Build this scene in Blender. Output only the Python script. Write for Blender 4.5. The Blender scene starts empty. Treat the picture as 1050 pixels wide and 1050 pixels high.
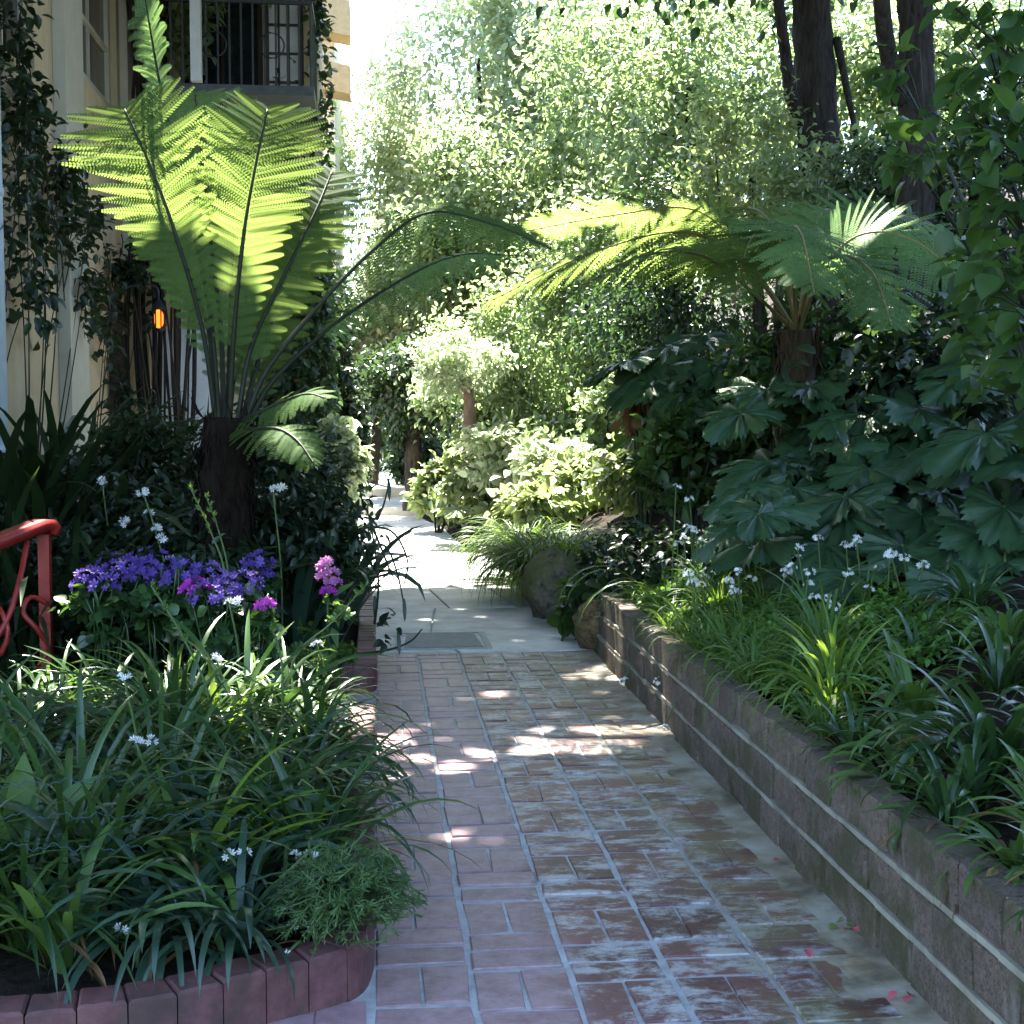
import bpy, math, random
import numpy as np

R = math.radians
rng = np.random.default_rng(11)
random.seed(11)
scene = bpy.context.scene
COL = scene.collection

# ------------------------------------------------------------------ camera frame
CAMH, F = 1.4, 1400.0
YAW, PIT = math.atan(137 / 1400), math.atan(90 / 1400)
fw = np.array([math.sin(YAW) * math.cos(PIT), math.cos(YAW) * math.cos(PIT), -math.sin(PIT)])
rt = np.array([math.cos(YAW), -math.sin(YAW), 0.0])
up = np.cross(rt, fw)
CAM = np.array([0, 0, CAMH])

def P(px, py, Y):
    """world point seen at photo pixel (px,py) standing at distance Y down the path"""
    d = fw + (px - 525) / F * rt - (py - 525) / F * up
    return CAM + d * (Y / d[1])

SUN_AZ, SUN_EL = R(-5), R(61)          # azimuth from +Y towards +X
S = np.array([math.sin(SUN_AZ) * math.cos(SUN_EL), math.cos(SUN_AZ) * math.cos(SUN_EL), math.sin(SUN_EL)])

# ------------------------------------------------------------------ mesh builder
def nrm(a):
    a = np.asarray(a, float)
    return a / np.maximum(np.linalg.norm(a, axis=-1, keepdims=True), 1e-9)

class MB:
    def __init__(s):
        s.v, s.n, s.f = [], 0, []
    def add(s, v, faces, mat=0):
        v = np.asarray(v, float).reshape(-1, 3)
        for fa in faces:
            fa = np.asarray(fa, np.int64)
            if fa.ndim == 1:
                fa = fa.reshape(1, -1)
            if fa.size:
                s.f.append((fa + s.n, mat))
        s.v.append(v)
        s.n += len(v)
    def inst(s, T, faces, pos, dy, nz, sl, sw, mat=0):
        """copies of a template (x width, y length, z normal)"""
        N = len(pos)
        if N == 0:
            return
        y = nrm(dy)
        x = nrm(np.cross(y, nz))
        z = np.cross(x, y)
        sl = np.broadcast_to(np.asarray(sl, float), (N,))[:, None, None]
        sw = np.broadcast_to(np.asarray(sw, float), (N,))[:, None, None]
        V = pos[:, None, :] + T[None, :, 0:1] * sw * x[:, None, :] + T[None, :, 1:2] * sl * y[:, None, :] + T[None, :, 2:3] * sl * z[:, None, :]
        m = len(T)
        off = (np.arange(N) * m)[:, None, None]
        fs = [(np.asarray(f)[None] + off).reshape(-1, np.asarray(f).shape[1]) for f in faces]
        s.add(V.reshape(-1, 3), fs, mat)
    def box(s, lo, hi, mat=0):
        x0, y0, z0 = lo
        x1, y1, z1 = hi
        v = [(x0, y0, z0), (x1, y0, z0), (x1, y1, z0), (x0, y1, z0), (x0, y0, z1), (x1, y0, z1), (x1, y1, z1), (x0, y1, z1)]
        s.add(v, [[[0, 3, 2, 1], [4, 5, 6, 7], [0, 1, 5, 4], [1, 2, 6, 5], [2, 3, 7, 6], [3, 0, 4, 7]]], mat)
    def prism(s, q, z0, z1, b=0.004, mat=0, jit=0.0):
        """block on a quad q (4 xy), top edge chamfered by b"""
        q = np.asarray(q, float)
        c = q.mean(0)
        d = q - c
        qi = c + d * (1 - b / np.maximum(np.linalg.norm(d, axis=1, keepdims=True), .02) * 1.4)
        n = len(q)
        zt = z1 + (rng.normal(0, jit, n) if jit else np.zeros(n))
        v = np.vstack([np.c_[q, np.full(n, z0)], np.c_[q, zt - b], np.c_[qi, zt]])
        side = [[i, (i + 1) % n, n + (i + 1) % n, n + i] for i in range(n)]
        ch = [[n + i, n + (i + 1) % n, 2 * n + (i + 1) % n, 2 * n + i] for i in range(n)]
        s.add(v, [side + ch, [list(range(2 * n, 3 * n))]], mat)
    def tube(s, pts, rad, sides=6, mat=0, cap=True):
        pts = np.asarray(pts, float)
        K = len(pts)
        rad = np.broadcast_to(np.asarray(rad, float), (K,))
        t = nrm(np.gradient(pts, axis=0))
        ref = np.array([0, 0, 1.0]) if abs(t[0][2]) < .9 else np.array([1.0, 0, 0])
        a = nrm(np.cross(t, ref))
        b = np.cross(t, a)
        th = np.arange(sides) / sides * 2 * math.pi
        V = pts[:, None] + rad[:, None, None] * (np.cos(th)[None, :, None] * a[:, None] + np.sin(th)[None, :, None] * b[:, None])
        i = np.arange(K - 1)[:, None] * sides
        j = np.arange(sides)[None]
        f = np.stack([i + j, i + (j + 1) % sides, i + sides + (j + 1) % sides, i + sides + j], -1).reshape(-1, 4)
        fs = [f]
        if cap:
            fs += [[list(range(sides))[::-1]], [[(K - 1) * sides + k for k in range(sides)]]]
        s.add(V.reshape(-1, 3), fs, mat)
    def build(s, name, mats, parent=None, loc=None, smooth=True):
        if not isinstance(mats, (list, tuple)):
            mats = [mats]
        V = np.concatenate(s.v) if s.v else np.zeros((0, 3))
        org = np.zeros(3)
        if loc is not None:
            org = np.asarray(loc, float)
        elif parent is not None:
            r = parent
            while r.parent is not None:
                r = r.parent
            org = np.array(r.location)
        V = V - org
        me = bpy.data.meshes.new(name)
        me.vertices.add(len(V))
        me.vertices.foreach_set('co', V.astype(np.float32).ravel())
        li = np.concatenate([f.ravel() for f, m in s.f])
        ls = np.concatenate([np.full(len(f), f.shape[1]) for f, m in s.f])
        mi = np.concatenate([np.full(len(f), m) for f, m in s.f])
        st = np.concatenate([[0], np.cumsum(ls)[:-1]])
        me.loops.add(len(li))
        me.loops.foreach_set('vertex_index', li.astype(np.int32))
        me.polygons.add(len(ls))
        me.polygons.foreach_set('loop_start', st.astype(np.int32))
        me.polygons.foreach_set('material_index', mi.astype(np.int32))
        me.polygons.foreach_set('use_smooth', np.full(len(ls), bool(smooth)))
        me.update(calc_edges=True)
        for m in mats:
            me.materials.append(m)
        o = bpy.data.objects.new(name, me)
        COL.objects.link(o)
        if parent is not None:
            o.parent = parent
        elif loc is not None:
            o.location = tuple(org)
        return o

def tag(o, label=None, cat=None, group=None, kind=None):
    if label: o['label'] = label
    if cat: o['category'] = cat
    if group: o['group'] = group
    if kind: o['kind'] = kind
    return o

def thing(name, label, cat, loc, group=None):
    o = bpy.data.objects.new(name, None)
    o.empty_display_size = .1
    COL.objects.link(o)
    o.location = tuple(float(c) for c in loc)
    return tag(o, label, cat, group)

def dup(root, loc, rz=0., sc=1., label=None, group=None):
    r = root.copy()
    COL.objects.link(r)
    r.location = tuple(float(c) for c in loc)
    r.rotation_euler = (0, 0, rz)
    r.scale = (sc, sc, sc) if np.isscalar(sc) else sc
    if label: r['label'] = label
    if group: r['group'] = group
    for ch in list(root.children):
        c = ch.copy()
        COL.objects.link(c)
        c.parent = r
        for g in list(ch.children):
            d = g.copy()
            COL.objects.link(d)
            d.parent = c
    return r

# ------------------------------------------------------------------ materials
def newmat(name):
    m = bpy.data.materials.new(name)
    m.use_nodes = True
    nt = m.node_tree
    for n in list(nt.nodes):
        nt.nodes.remove(n)
    out = nt.nodes.new('ShaderNodeOutputMaterial')
    return m, nt, out

def N(nt, t, **k):
    n = nt.nodes.new(t)
    for a, b in k.items():
        if a.startswith('i_'):
            n.inputs[a[2:].replace('_', ' ')].default_value = b
        else:
            setattr(n, a, b)
    return n

def c4(c):
    return (c[0], c[1], c[2], 1)

def mixc(nt, fac, a, b, mode='MIX'):
    m = nt.nodes.new('ShaderNodeMix')
    m.data_type = 'RGBA'
    m.blend_type = mode
    for sock, v in ((m.inputs[0], fac), (m.inputs[6], a), (m.inputs[7], b)):
        if isinstance(v, bpy.types.NodeSocket):
            nt.links.new(v, sock)
        elif isinstance(v, (int, float)):
            sock.default_value = v
        else:
            sock.default_value = c4(v)
    return m.outputs[2]

def ramp(nt, src, stops):
    r = nt.nodes.new('ShaderNodeValToRGB')
    el = r.color_ramp.elements
    while len(el) > 1:
        el.remove(el[-1])
    for i, (p, c) in enumerate(stops):
        e = el[0] if i == 0 else el.new(p)
        e.position = p
        e.color = c4(c) if not np.isscalar(c) else (c, c, c, 1)
    nt.links.new(src, r.inputs[0])
    return r.outputs[0]

def noise(nt, scale, detail=4, rough=.55, vec=None, dist=0.):
    n = N(nt, 'ShaderNodeTexNoise')
    n.inputs['Scale'].default_value = scale
    n.inputs['Detail'].default_value = detail
    n.inputs['Roughness'].default_value = rough
    n.inputs['Distortion'].default_value = dist
    if vec is not None:
        nt.links.new(vec, n.inputs['Vector'])
    return n.outputs['Fac']

def objco(nt, sc=(1, 1, 1)):
    t = nt.nodes.new('ShaderNodeTexCoord')
    m = nt.nodes.new('ShaderNodeMapping')
    m.inputs['Scale'].default_value = sc
    nt.links.new(t.outputs['Object'], m.inputs[0])
    return m.outputs[0]

def bump(nt, h, strength=.4, dist=.01):
    b = nt.nodes.new('ShaderNodeBump')
    b.inputs['Strength'].default_value = strength
    b.inputs['Distance'].default_value = dist
    nt.links.new(h, b.inputs['Height'])
    return b.outputs[0]

def principled(nt, out, col, rough=.6, spec=.5, metal=0., normal=None):
    p = nt.nodes.new('ShaderNodeBsdfPrincipled')
    if isinstance(col, bpy.types.NodeSocket): nt.links.new(col, p.inputs['Base Color'])
    else: p.inputs['Base Color'].default_value = c4(col)
    if isinstance(rough, bpy.types.NodeSocket): nt.links.new(rough, p.inputs['Roughness'])
    else: p.inputs['Roughness'].default_value = rough
    p.inputs['Specular IOR Level'].default_value = spec
    p.inputs['Metallic'].default_value = metal
    if normal is not None: nt.links.new(normal, p.inputs['Normal'])
    if out is not None: nt.links.new(p.outputs[0], out.inputs[0])
    return p

def leafmat(name, c1, c2, tr=.35, rough=.42, spec=.5, tcol=None, c3=None, mott=False):
    """leaf: varied per leaf, glossy cuticle, light passing through"""
    m, nt, out = newmat(name)
    g = nt.nodes.new('ShaderNodeNewGeometry')
    st = [(0, c1), (.7, c2)] + ([(1, c3)] if c3 else [])
    col = ramp(nt, g.outputs['Random Per Island'], st)
    big = noise(nt, 1.7, 2, .5, objco(nt))
    f = ramp(nt, big, [(.3, .7), (.7, 1.25)])
    col = mixc(nt, 1., col, f, 'MULTIPLY')
    if mott:
        mo = noise(nt, 16, 5, .6, objco(nt))
        col = mixc(nt, .6, col, ramp(nt, mo, [(.3, (.35, .4, .35)), (.7, (.75, .72, .7))]), 'OVERLAY')
    p = principled(nt, None, col, rough, spec, 0, bump(nt, mo, .5, .012) if mott else None)
    t = nt.nodes.new('ShaderNodeBsdfTranslucent')
    tc = tcol or tuple(min(1, a * b) for a, b in zip(c2, (2.6, 2.3, 1.2)))
    tcl = mixc(nt, 1., tc, f, 'MULTIPLY')
    nt.links.new(tcl, t.inputs[0])
    mx = nt.nodes.new('ShaderNodeMixShader')
    mx.inputs[0].default_value = tr
    nt.links.new(p.outputs[0], mx.inputs[1])
    nt.links.new(t.outputs[0], mx.inputs[2])
    nt.links.new(mx.outputs[0], out.inputs[0])
    return m

def plainmat(name, c1, c2=None, rough=.6, spec=.4, scale=8, metal=0., bs=.3, bd=.01, stretch=(1, 1, 1)):
    m, nt, out = newmat(name)
    co = objco(nt, stretch)
    h = noise(nt, scale, 6, .6, co)
    col = ramp(nt, h, [(.3, c1), (.7, c2 or c1)])
    principled(nt, out, col, rough, spec, metal, bump(nt, h, bs, bd) if bs else None)
    return m

M = {}
M['leaf_strap'] = leafmat('leaf_strap', (.014, .036, .012), (.034, .078, .022), .26, .30, .55, None, (.05, .10, .022))
M['leaf_strap_blue'] = leafmat('leaf_strap_blue', (.018, .046, .028), (.036, .078, .044), .25, .34, .55)
M['leaf_lime'] = leafmat('leaf_lime', (.06, .13, .02), (.11, .19, .035), .4, .42, .4)
M['leaf_grass'] = leafmat('leaf_grass', (.04, .095, .02), (.08, .15, .035), .35, .45, .4)
M['leaf_moss'] = leafmat('leaf_moss', (.05, .12, .02), (.08, .17, .03), .3, .5, .3)
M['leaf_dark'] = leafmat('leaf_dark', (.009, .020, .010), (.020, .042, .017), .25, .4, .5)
M['leaf_big'] = leafmat('leaf_big', (.014, .040, .018), (.028, .066, .028), .2, .42, .35, mott=True)
M['leaf_ovate'] = leafmat('leaf_ovate', (.018, .042, .015), (.036, .075, .02), .38, .42, .4, (.16, .30, .04))
M['leaf_fern'] = leafmat('leaf_fern', (.055, .11, .035), (.085, .15, .045), .6, .6, .06, (.19, .27, .06))
M['leaf_fern_skylit'] = leafmat('leaf_fern_skylit', (.09, .17, .055), (.14, .235, .075), .42, .55, .12, (.2, .33, .10))  # sky light on the shaded fronds put into a second fern colour
M['leaf_rosemary'] = leafmat('leaf_rosemary', (.04, .085, .03), (.07, .13, .045), .3, .5, .3)
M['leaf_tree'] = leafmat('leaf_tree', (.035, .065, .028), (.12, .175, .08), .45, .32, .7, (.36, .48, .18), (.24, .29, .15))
M['leaf_tree_glare'] = leafmat('leaf_tree_glare', (.07, .11, .055), (.30, .345, .24), .48, .3, .8, (.56, .66, .36), (.48, .52, .40))  # sun glare and dark gaps of far foliage put into the leaf colours
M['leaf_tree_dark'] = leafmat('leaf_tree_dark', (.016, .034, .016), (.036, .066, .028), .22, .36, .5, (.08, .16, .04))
M['leaf_yellow'] = leafmat('leaf_yellow', (.09, .14, .05), (.17, .22, .09), .45, .34, .6, (.36, .45, .15), (.28, .31, .18))
M['leaf_dry'] = leafmat('leaf_dry', (.10, .055, .025), (.2, .12, .06), .3, .7, .2, (.3, .16, .06))
M['stalk_dark'] = plainmat('stalk_dark', (.012, .016, .008), (.025, .028, .012), .6, .3, 30)
M['stalk_green'] = plainmat('stalk_green', (.05, .09, .025), (.08, .12, .03), .5, .4, 30)
M['stalk_tan'] = plainmat('stalk_tan', (.16, .12, .04), (.22, .17, .06), .6, .3, 30)
M['bark'] = plainmat('bark', (.016, .014, .012), (.065, .056, .047), .9, .15, 9, 0, 1., .05, (3, 3, .5))
M['bark_pale'] = plainmat('bark_pale', (.12, .075, .05), (.28, .19, .13), .85, .2, 9, 0, .8, .03, (2, 2, .6))
M['fibre'] = plainmat('fibre', (.008, .006, .004), (.024, .016, .011), .95, .1, 30, 0, .8, .02, (2, 2, .4))
M['fibre_tan'] = plainmat('fibre_tan', (.035, .026, .018), (.10, .075, .052), .95, .1, 30, 0, .8, .02, (2, 2, .4))
M['soil'] = plainmat('soil', (.008, .006, .004), (.03, .022, .015), .95, .1, 25, 0, .9, .03)
M['stucco'] = plainmat('stucco', (.50, .40, .24), (.62, .51, .33), .85, .2, 5, 0, .25, .01)
M['stucco_pale'] = plainmat('stucco_pale', (.62, .57, .47), (.74, .69, .59), .85, .2, 5, 0, .2, .01)
M['trim_cream'] = plainmat('trim_cream', (.50, .47, .36), (.58, .55, .44), .5, .4, 6, 0, .1, .003)
M['paint_white'] = plainmat('paint_white', (.66, .68, .68), (.76, .77, .76), .45, .4, 9, 0, .1, .003)
M['iron'] = plainmat('iron', (.015, .018, .02), (.03, .034, .038), .5, .5, 20, .3, .2, .003)
M['slab_grey'] = plainmat('slab_grey', (.07, .085, .09), (.11, .125, .13), .7, .3, 12)
M['wood_tan'] = plainmat('wood_tan', (.36, .28, .15), (.48, .38, .22), .7, .3, 10, 0, .2, .01, (1, 4, 1))
M['wood_dark'] = plainmat('wood_dark', (.02, .014, .01), (.05, .032, .022), .7, .3, 14, 0, .4, .01, (6, 6, .5))
M['red_paint'] = plainmat('red_paint', (.22, .013, .010), (.31, .024, .016), .42, .5, 14, 0, .2, .003)
M['pane_white'] = plainmat('pane_white', (.7, .7, .68), (.8, .8, .78), .9, .2, 4, 0, .2, .01, (6, 6, .5))  # plain white colour of the balcony door panes
M['roof'] = plainmat('roof', (.12, .07, .05), (.2, .12, .09), .85, .2, 14)
M['terracotta'] = plainmat('terracotta', (.40, .15, .06), (.5, .2, .09), .8, .2, 14)
M['wire'] = plainmat('wire', (.02, .05, .055), (.03, .07, .075), .5, .4, 30, .2, .1, .002)
M['petal_violet'] = leafmat('petal_violet', (.065, .035, .20), (.12, .065, .32), .3, .6, .2, (.18, .1, .48), (.19, .12, .42))
M['petal_magenta'] = leafmat('petal_magenta', (.3, .03, .3), (.42, .05, .42), .3, .6, .2, (.6, .1, .6))
M['petal_pink'] = leafmat('petal_pink', (.36, .10, .28), (.5, .2, .42), .3, .6, .2, (.55, .25, .45))
M['petal_white'] = leafmat('petal_white', (.72, .75, .72), (.85, .87, .85), .35, .6, .2, (.85, .88, .85))
M['petal_yellow'] = plainmat('petal_yellow', (.7, .5, .08), (.8, .6, .12), .6, .3, 30, 0, 0)
M['petal_red'] = leafmat('petal_red', (.34, .03, .05), (.5, .12, .14), .3, .6, .2, (.7, .1, .15))

def glassmat():
    m, nt, out = newmat('window_glass')
    principled(nt, out, (.012, .018, .02), .06, .6)
    return m
M['glass'] = glassmat()

def lampmat():
    m, nt, out = newmat('amber_lamp_glass')
    e = nt.nodes.new('ShaderNodeEmission')
    e.inputs[0].default_value = (1, .17, .018, 1)
    e.inputs[1].default_value = .32
    nt.links.new(e.outputs[0], out.inputs[0])
    return m
M['lamp_glow'] = lampmat()

def brickpath():
    """worn red pavers: mortar smeared over them, washed to dusty pink on the left side of the path"""
    m, nt, out = newmat('path_brick')
    g = nt.nodes.new('ShaderNodeNewGeometry')
    co = objco(nt)
    base = ramp(nt, g.outputs['Random Per Island'], [(0, (.095, .042, .042)), (.35, (.15, .062, .056)), (.7, (.20, .085, .075)), (1, (.13, .07, .075))])
    fine = noise(nt, 75, 8, .75, co)
    base = mixc(nt, .35, base, ramp(nt, fine, [(.3, (.08, .04, .035)), (.7, (.36, .2, .17))]), 'OVERLAY')
    # left columns: lime wash
    sep = nt.nodes.new('ShaderNodeSeparateXYZ')
    nt.links.new(co, sep.inputs[0])
    n1 = noise(nt, 2.2, 3, .5, co)
    mth = N(nt, 'ShaderNodeMath', operation='MULTIPLY_ADD')
    nt.links.new(n1, mth.inputs[0])
    mth.inputs[1].default_value = .22
    nt.links.new(sep.outputs[0], mth.inputs[2])
    leftf = ramp(nt, mth.outputs[0], [(.50, 1.), (.64, 0.)])
    wash = ramp(nt, noise(nt, 13, 9, .75, co), [(.28, (.17, .10, .105)), (.5, (.33, .215, .225)), (.75, (.48, .35, .36))])
    lm = N(nt, 'ShaderNodeMath', operation='MULTIPLY')
    nt.links.new(leftf, lm.inputs[0])
    lm.inputs[1].default_value = .70
    col = mixc(nt, lm.outputs[0], base, wash)
    # mortar smears, drawn out along the length of the courses
    cs = objco(nt, (.9, 1.5, 1))
    sm = noise(nt, 5.2, 12, .8, cs, .15)
    smf = ramp(nt, sm, [(.48, 0.), (.58, .85)])
    inv = N(nt, 'ShaderNodeMath', operation='SUBTRACT')
    inv.inputs[0].default_value = 1.
    nt.links.new(leftf, inv.inputs[1])
    mm = N(nt, 'ShaderNodeMath', operation='MULTIPLY')
    nt.links.new(smf, mm.inputs[0])
    nt.links.new(inv.outputs[0], mm.inputs[1])
    col = mixc(nt, mm.outputs[0], col, (.42, .41, .39))
    # dark stains and yellow-green bloom at the wall side
    st = ramp(nt, noise(nt, 3.1, 3, .5, co), [(.60, 0.), (.72, .55)])
    col = mixc(nt, st, col, (.10, .06, .055))
    wl = ramp(nt, sep.outputs[0], [(.85, 0.), (1., .45)])
    al = N(nt, 'ShaderNodeMath', operation='MULTIPLY')
    nt.links.new(wl, al.inputs[0])
    nt.links.new(ramp(nt, noise(nt, 6, 4, .6, co), [(.4, 0.), (.6, 1.)]), al.inputs[1])
    col = mixc(nt, al.outputs[0], col, (.20, .19, .07))
    rough = ramp(nt, fine, [(.3, .38), (.7, .62)])
    principled(nt, out, col, rough, .5, 0, bump(nt, fine, .35, .004))
    return m
M['path_brick'] = brickpath()

def mortar():
    m, nt, out = newmat('mortar')
    co = objco(nt)
    f = noise(nt, 14, 6, .65, co)
    col = ramp(nt, f, [(.3, (.25, .245, .235)), (.7, (.43, .43, .415))])
    sep = nt.nodes.new('ShaderNodeSeparateXYZ')
    nt.links.new(co, sep.inputs[0])
    wl = ramp(nt, sep.outputs[0], [(.97, 0.), (1., .9)])
    col = mixc(nt, wl, col, ramp(nt, noise(nt, 5, 5, .6, co), [(.35, (.085, .065, .03)), (.5, (.24, .205, .13)), (.7, (.38, .36, .30))]))
    principled(nt, out, col, .7, .4, 0, bump(nt, f, .5, .01))
    return m
M['mortar'] = mortar()

def flag():
    m, nt, out = newmat('flagstone')
    g = nt.nodes.new('ShaderNodeNewGeometry')
    co = objco(nt)
    f = noise(nt, 7, 7, .65, co)
    col = ramp(nt, f, [(.25, (.43, .445, .44)), (.55, (.54, .555, .545)), (.8, (.62, .63, .61))])
    st = ramp(nt, noise(nt, 2.3, 8, .7, co), [(.42, (.72, .70, .66)), (.6, (1, 1, 1))])
    col = mixc(nt, 1., col, st, 'MULTIPLY')
    rnd = ramp(nt, g.outputs['Random Per Island'], [(0, .88), (1, 1.08)])
    col = mixc(nt, 1., col, rnd, 'MULTIPLY')
    principled(nt, out, col, .6, .4, 0, bump(nt, f, .3, .01))
    return m
M['flagstone'] = flag()

def wallbrick():
    m, nt, out = newmat('wall_brick')
    g = nt.nodes.new('ShaderNodeNewGeometry')
    co = objco(nt)
    col = ramp(nt, g.outputs['Random Per Island'], [(0, (.07, .05, .042)), (.3, (.19, .13, .085)), (.6, (.11, .072, .066)), (1, (.25, .175, .125))])
    f = noise(nt, 48, 9, .75, co)
    col = mixc(nt, .6, col, ramp(nt, f, [(.32, (.03, .022, .018)), (.68, (.26, .20, .15))]))
    pit = ramp(nt, noise(nt, 130, 3, .6, co), [(.34, .35), (.46, 1.)])
    col = mixc(nt, 1., col, pit, 'MULTIPLY')
    moss = ramp(nt, noise(nt, 4.5, 5, .65, co), [(.44, 0.), (.60, .8)])
    col = mixc(nt, moss, col, (.055, .055, .018))
    lime = ramp(nt, noise(nt, 7.5, 5, .65, objco(nt, (1, 1, .4))), [(.60, 0.), (.74, .45)])
    col = mixc(nt, lime, col, (.33, .31, .27))
    principled(nt, out, col, .75, .35, 0, bump(nt, f, 1., .012))
    return m
M['wall_brick'] = wallbrick()

def kerbmat():
    m, nt, out = newmat('kerb_brick')
    g = nt.nodes.new('ShaderNodeNewGeometry')
    co = objco(nt)
    col = ramp(nt, g.outputs['Random Per Island'], [(0, (.085, .03, .032)), (.5, (.13, .046, .048)), (1, (.10, .04, .05))])
    f = noise(nt, 26, 6, .65, co)
    col = mixc(nt, .4, col, ramp(nt, f, [(.3, (.05, .025, .022)), (.7, (.26, .13, .11))]))
    dirt = ramp(nt, noise(nt, 7, 5, .65, co), [(.46, 0.), (.62, .7)])
    col = mixc(nt, dirt, col, (.05, .038, .028))
    principled(nt, out, col, .55, .4, 0, bump(nt, f, .4, .006))
    return m
M['kerb_brick'] = kerbmat()

def rockmat(name, a, b, moss):
    m, nt, out = newmat(name)
    co = objco(nt)
    f = noise(nt, 17, 10, .75, co)
    col = ramp(nt, f, [(.36, tuple(q * .4 for q in a)), (.64, b)])
    mf = ramp(nt, noise(nt, 4, 5, .6, co), [(.42, 0.), (.58, .8)])
    col = mixc(nt, mf, col, moss)
    principled(nt, out, col, .9, .2, 0, bump(nt, f, .9, .03))
    return m
M['rock_mossy'] = rockmat('rock_mossy', (.10, .085, .06), (.24, .21, .15), (.13, .15, .045))
M['rock_brown'] = rockmat('rock_brown', (.13, .075, .035), (.27, .18, .09), (.09, .08, .03))
M['rock_pale'] = rockmat('rock_pale', (.36, .30, .26), (.5, .43, .38), (.3, .27, .2))

# ------------------------------------------------------------------ leaf templates
def t_card():
    v = np.array([(0, 0, 0), (-.5, .45, .08), (0, 1, -.05), (.5, .45, .08)])
    return v, [np.array([[0, 2, 1], [0, 3, 2]])]
def t_ovate(droop=.25, fold=.12):
    rows = [(0, 0), (.18, .36), (.42, .5), (.7, .36), (1, 0)]
    v, f3, f4 = [(0, 0, 0)], [], []
    for t, w in rows[1:-1]:
        z = -droop * t * t
        v += [(-w, t, z + fold * w * 2), (0, t, z), (w, t, z + fold * w * 2)]
    v.append((0, 1, -droop))
    f3 += [[0, 2, 1], [0, 3, 2]]
    for r in range(2):
        a = 1 + r * 3
        f4 += [[a, a + 1, a + 4, a + 3], [a + 1, a + 2, a + 5, a + 4]]
    f3 += [[7, 8, 10], [8, 9, 10]]
    return np.array(v), [np.array(f3), np.array(f4)]
def t_lance(droop=.2):
    v = np.array([(0, 0, 0), (-.5, .35, .05), (0, .4, -.02), (.5, .35, .05), (0, 1, -droop)])
    return v, [np.array([[0, 2, 1], [0, 3, 2], [1, 2, 4], [2, 3, 4]])]
def t_needle():
    v = np.array([(-.5, 0, 0), (.5, 0, 0), (.35, .7, 0), (0, 1, 0), (-.35, .7, 0)])
    return v, [np.array([[0, 1, 2, 3, 4]])]
def t_petals(k=5, cup=.25):
    v, f = [(0, 0, 0)], []
    for i in range(k):
        a = 2 * math.pi * i / k
        for da, r in ((-.42, .7), (0, 1), (.42, .7)):
            v.append((math.cos(a + da * 5 / k) * r * .5, math.sin(a + da * 5 / k) * r * .5, cup * r))
        b = 1 + 3 * i
        f.append([0, b, b + 1, b + 2])
    return np.array(v), [np.array(f)]
def t_lobed(lobes=7, depth=.35, serr=.07, seed=0, cup=.12, notch=.5):
    """large palmate leaf: petiole at origin, lobes spread towards +Y"""
    r_ = np.random.default_rng(seed)
    n = lobes * 14
    th = np.linspace(-math.pi + notch, math.pi - notch, n + 1)
    u = np.arange(n + 1) / n * lobes + .12 * np.sin(np.arange(n + 1) / n * 9 + seed)
    ph = u % 1.0
    lob = 1 + np.interp(np.floor(u), np.arange(lobes + 1), r_.uniform(-.12, .1, lobes + 1))
    rad = .5 * lob * (1 - depth * np.abs(2 * ph - 1) ** 2.2) * (1 + .15 * np.cos(th))
    saw = (np.arange(n + 1) * .5) % 1.0 - .5
    rad = rad * (1 + serr * saw * r_.uniform(.4, 1.6, n + 1)) * (1 + r_.normal(0, .015, n + 1))
    rings = (.16, .35, .55, .75, .9, 1.)
    ridge = np.cos(2 * math.pi * (ph - .5))
    wave = .05 * np.sin(th * 3.3 + seed * 2) + .035 * np.sin(th * 7.1 + seed)
    v = [(0, .0, 0)]
    for q in rings:
        rum = r_.normal(0, .007, n + 1)
        for k in range(n + 1):
            x, y = math.sin(th[k]) * rad[k] * q, math.cos(th[k]) * rad[k] * q
            v.append((x, y, cup * q * q * .5 + .03 * ridge[k] * min(1, q * 2) + wave[k] * q ** 2 + rum[k] - .2 * (q * rad[k] * 2) ** 2 * .5))
    f3 = [[0, 1 + k, 2 + k] for k in range(n)]
    f4 = []
    for ri in range(len(rings) - 1):
        a, b = 1 + ri * (n + 1), 1 + (ri + 1) * (n + 1)
        f4 += [[a + k, b + k, b + k + 1, a + k + 1] for k in range(n)]
    return np.array(v), [np.array(f3), np.array(f4)]
CARD, OVATE, LANCE, NEEDLE = t_card(), t_ovate(), t_lance(), t_needle()
FLOWER5, FLOWER6 = t_petals(5), t_petals(6, .45)
LOBED = [t_lobed(7, .34, .16, 1, .05, .3), t_lobed(9, .36, .18, 2, .02, .3), t_lobed(5, .30, .14, 3, .06, .4), t_lobed(11, .12, .10, 4, .12, .3)]

def rvec(n):
    return nrm(rng.normal(0, 1, (n, 3)))

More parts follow.
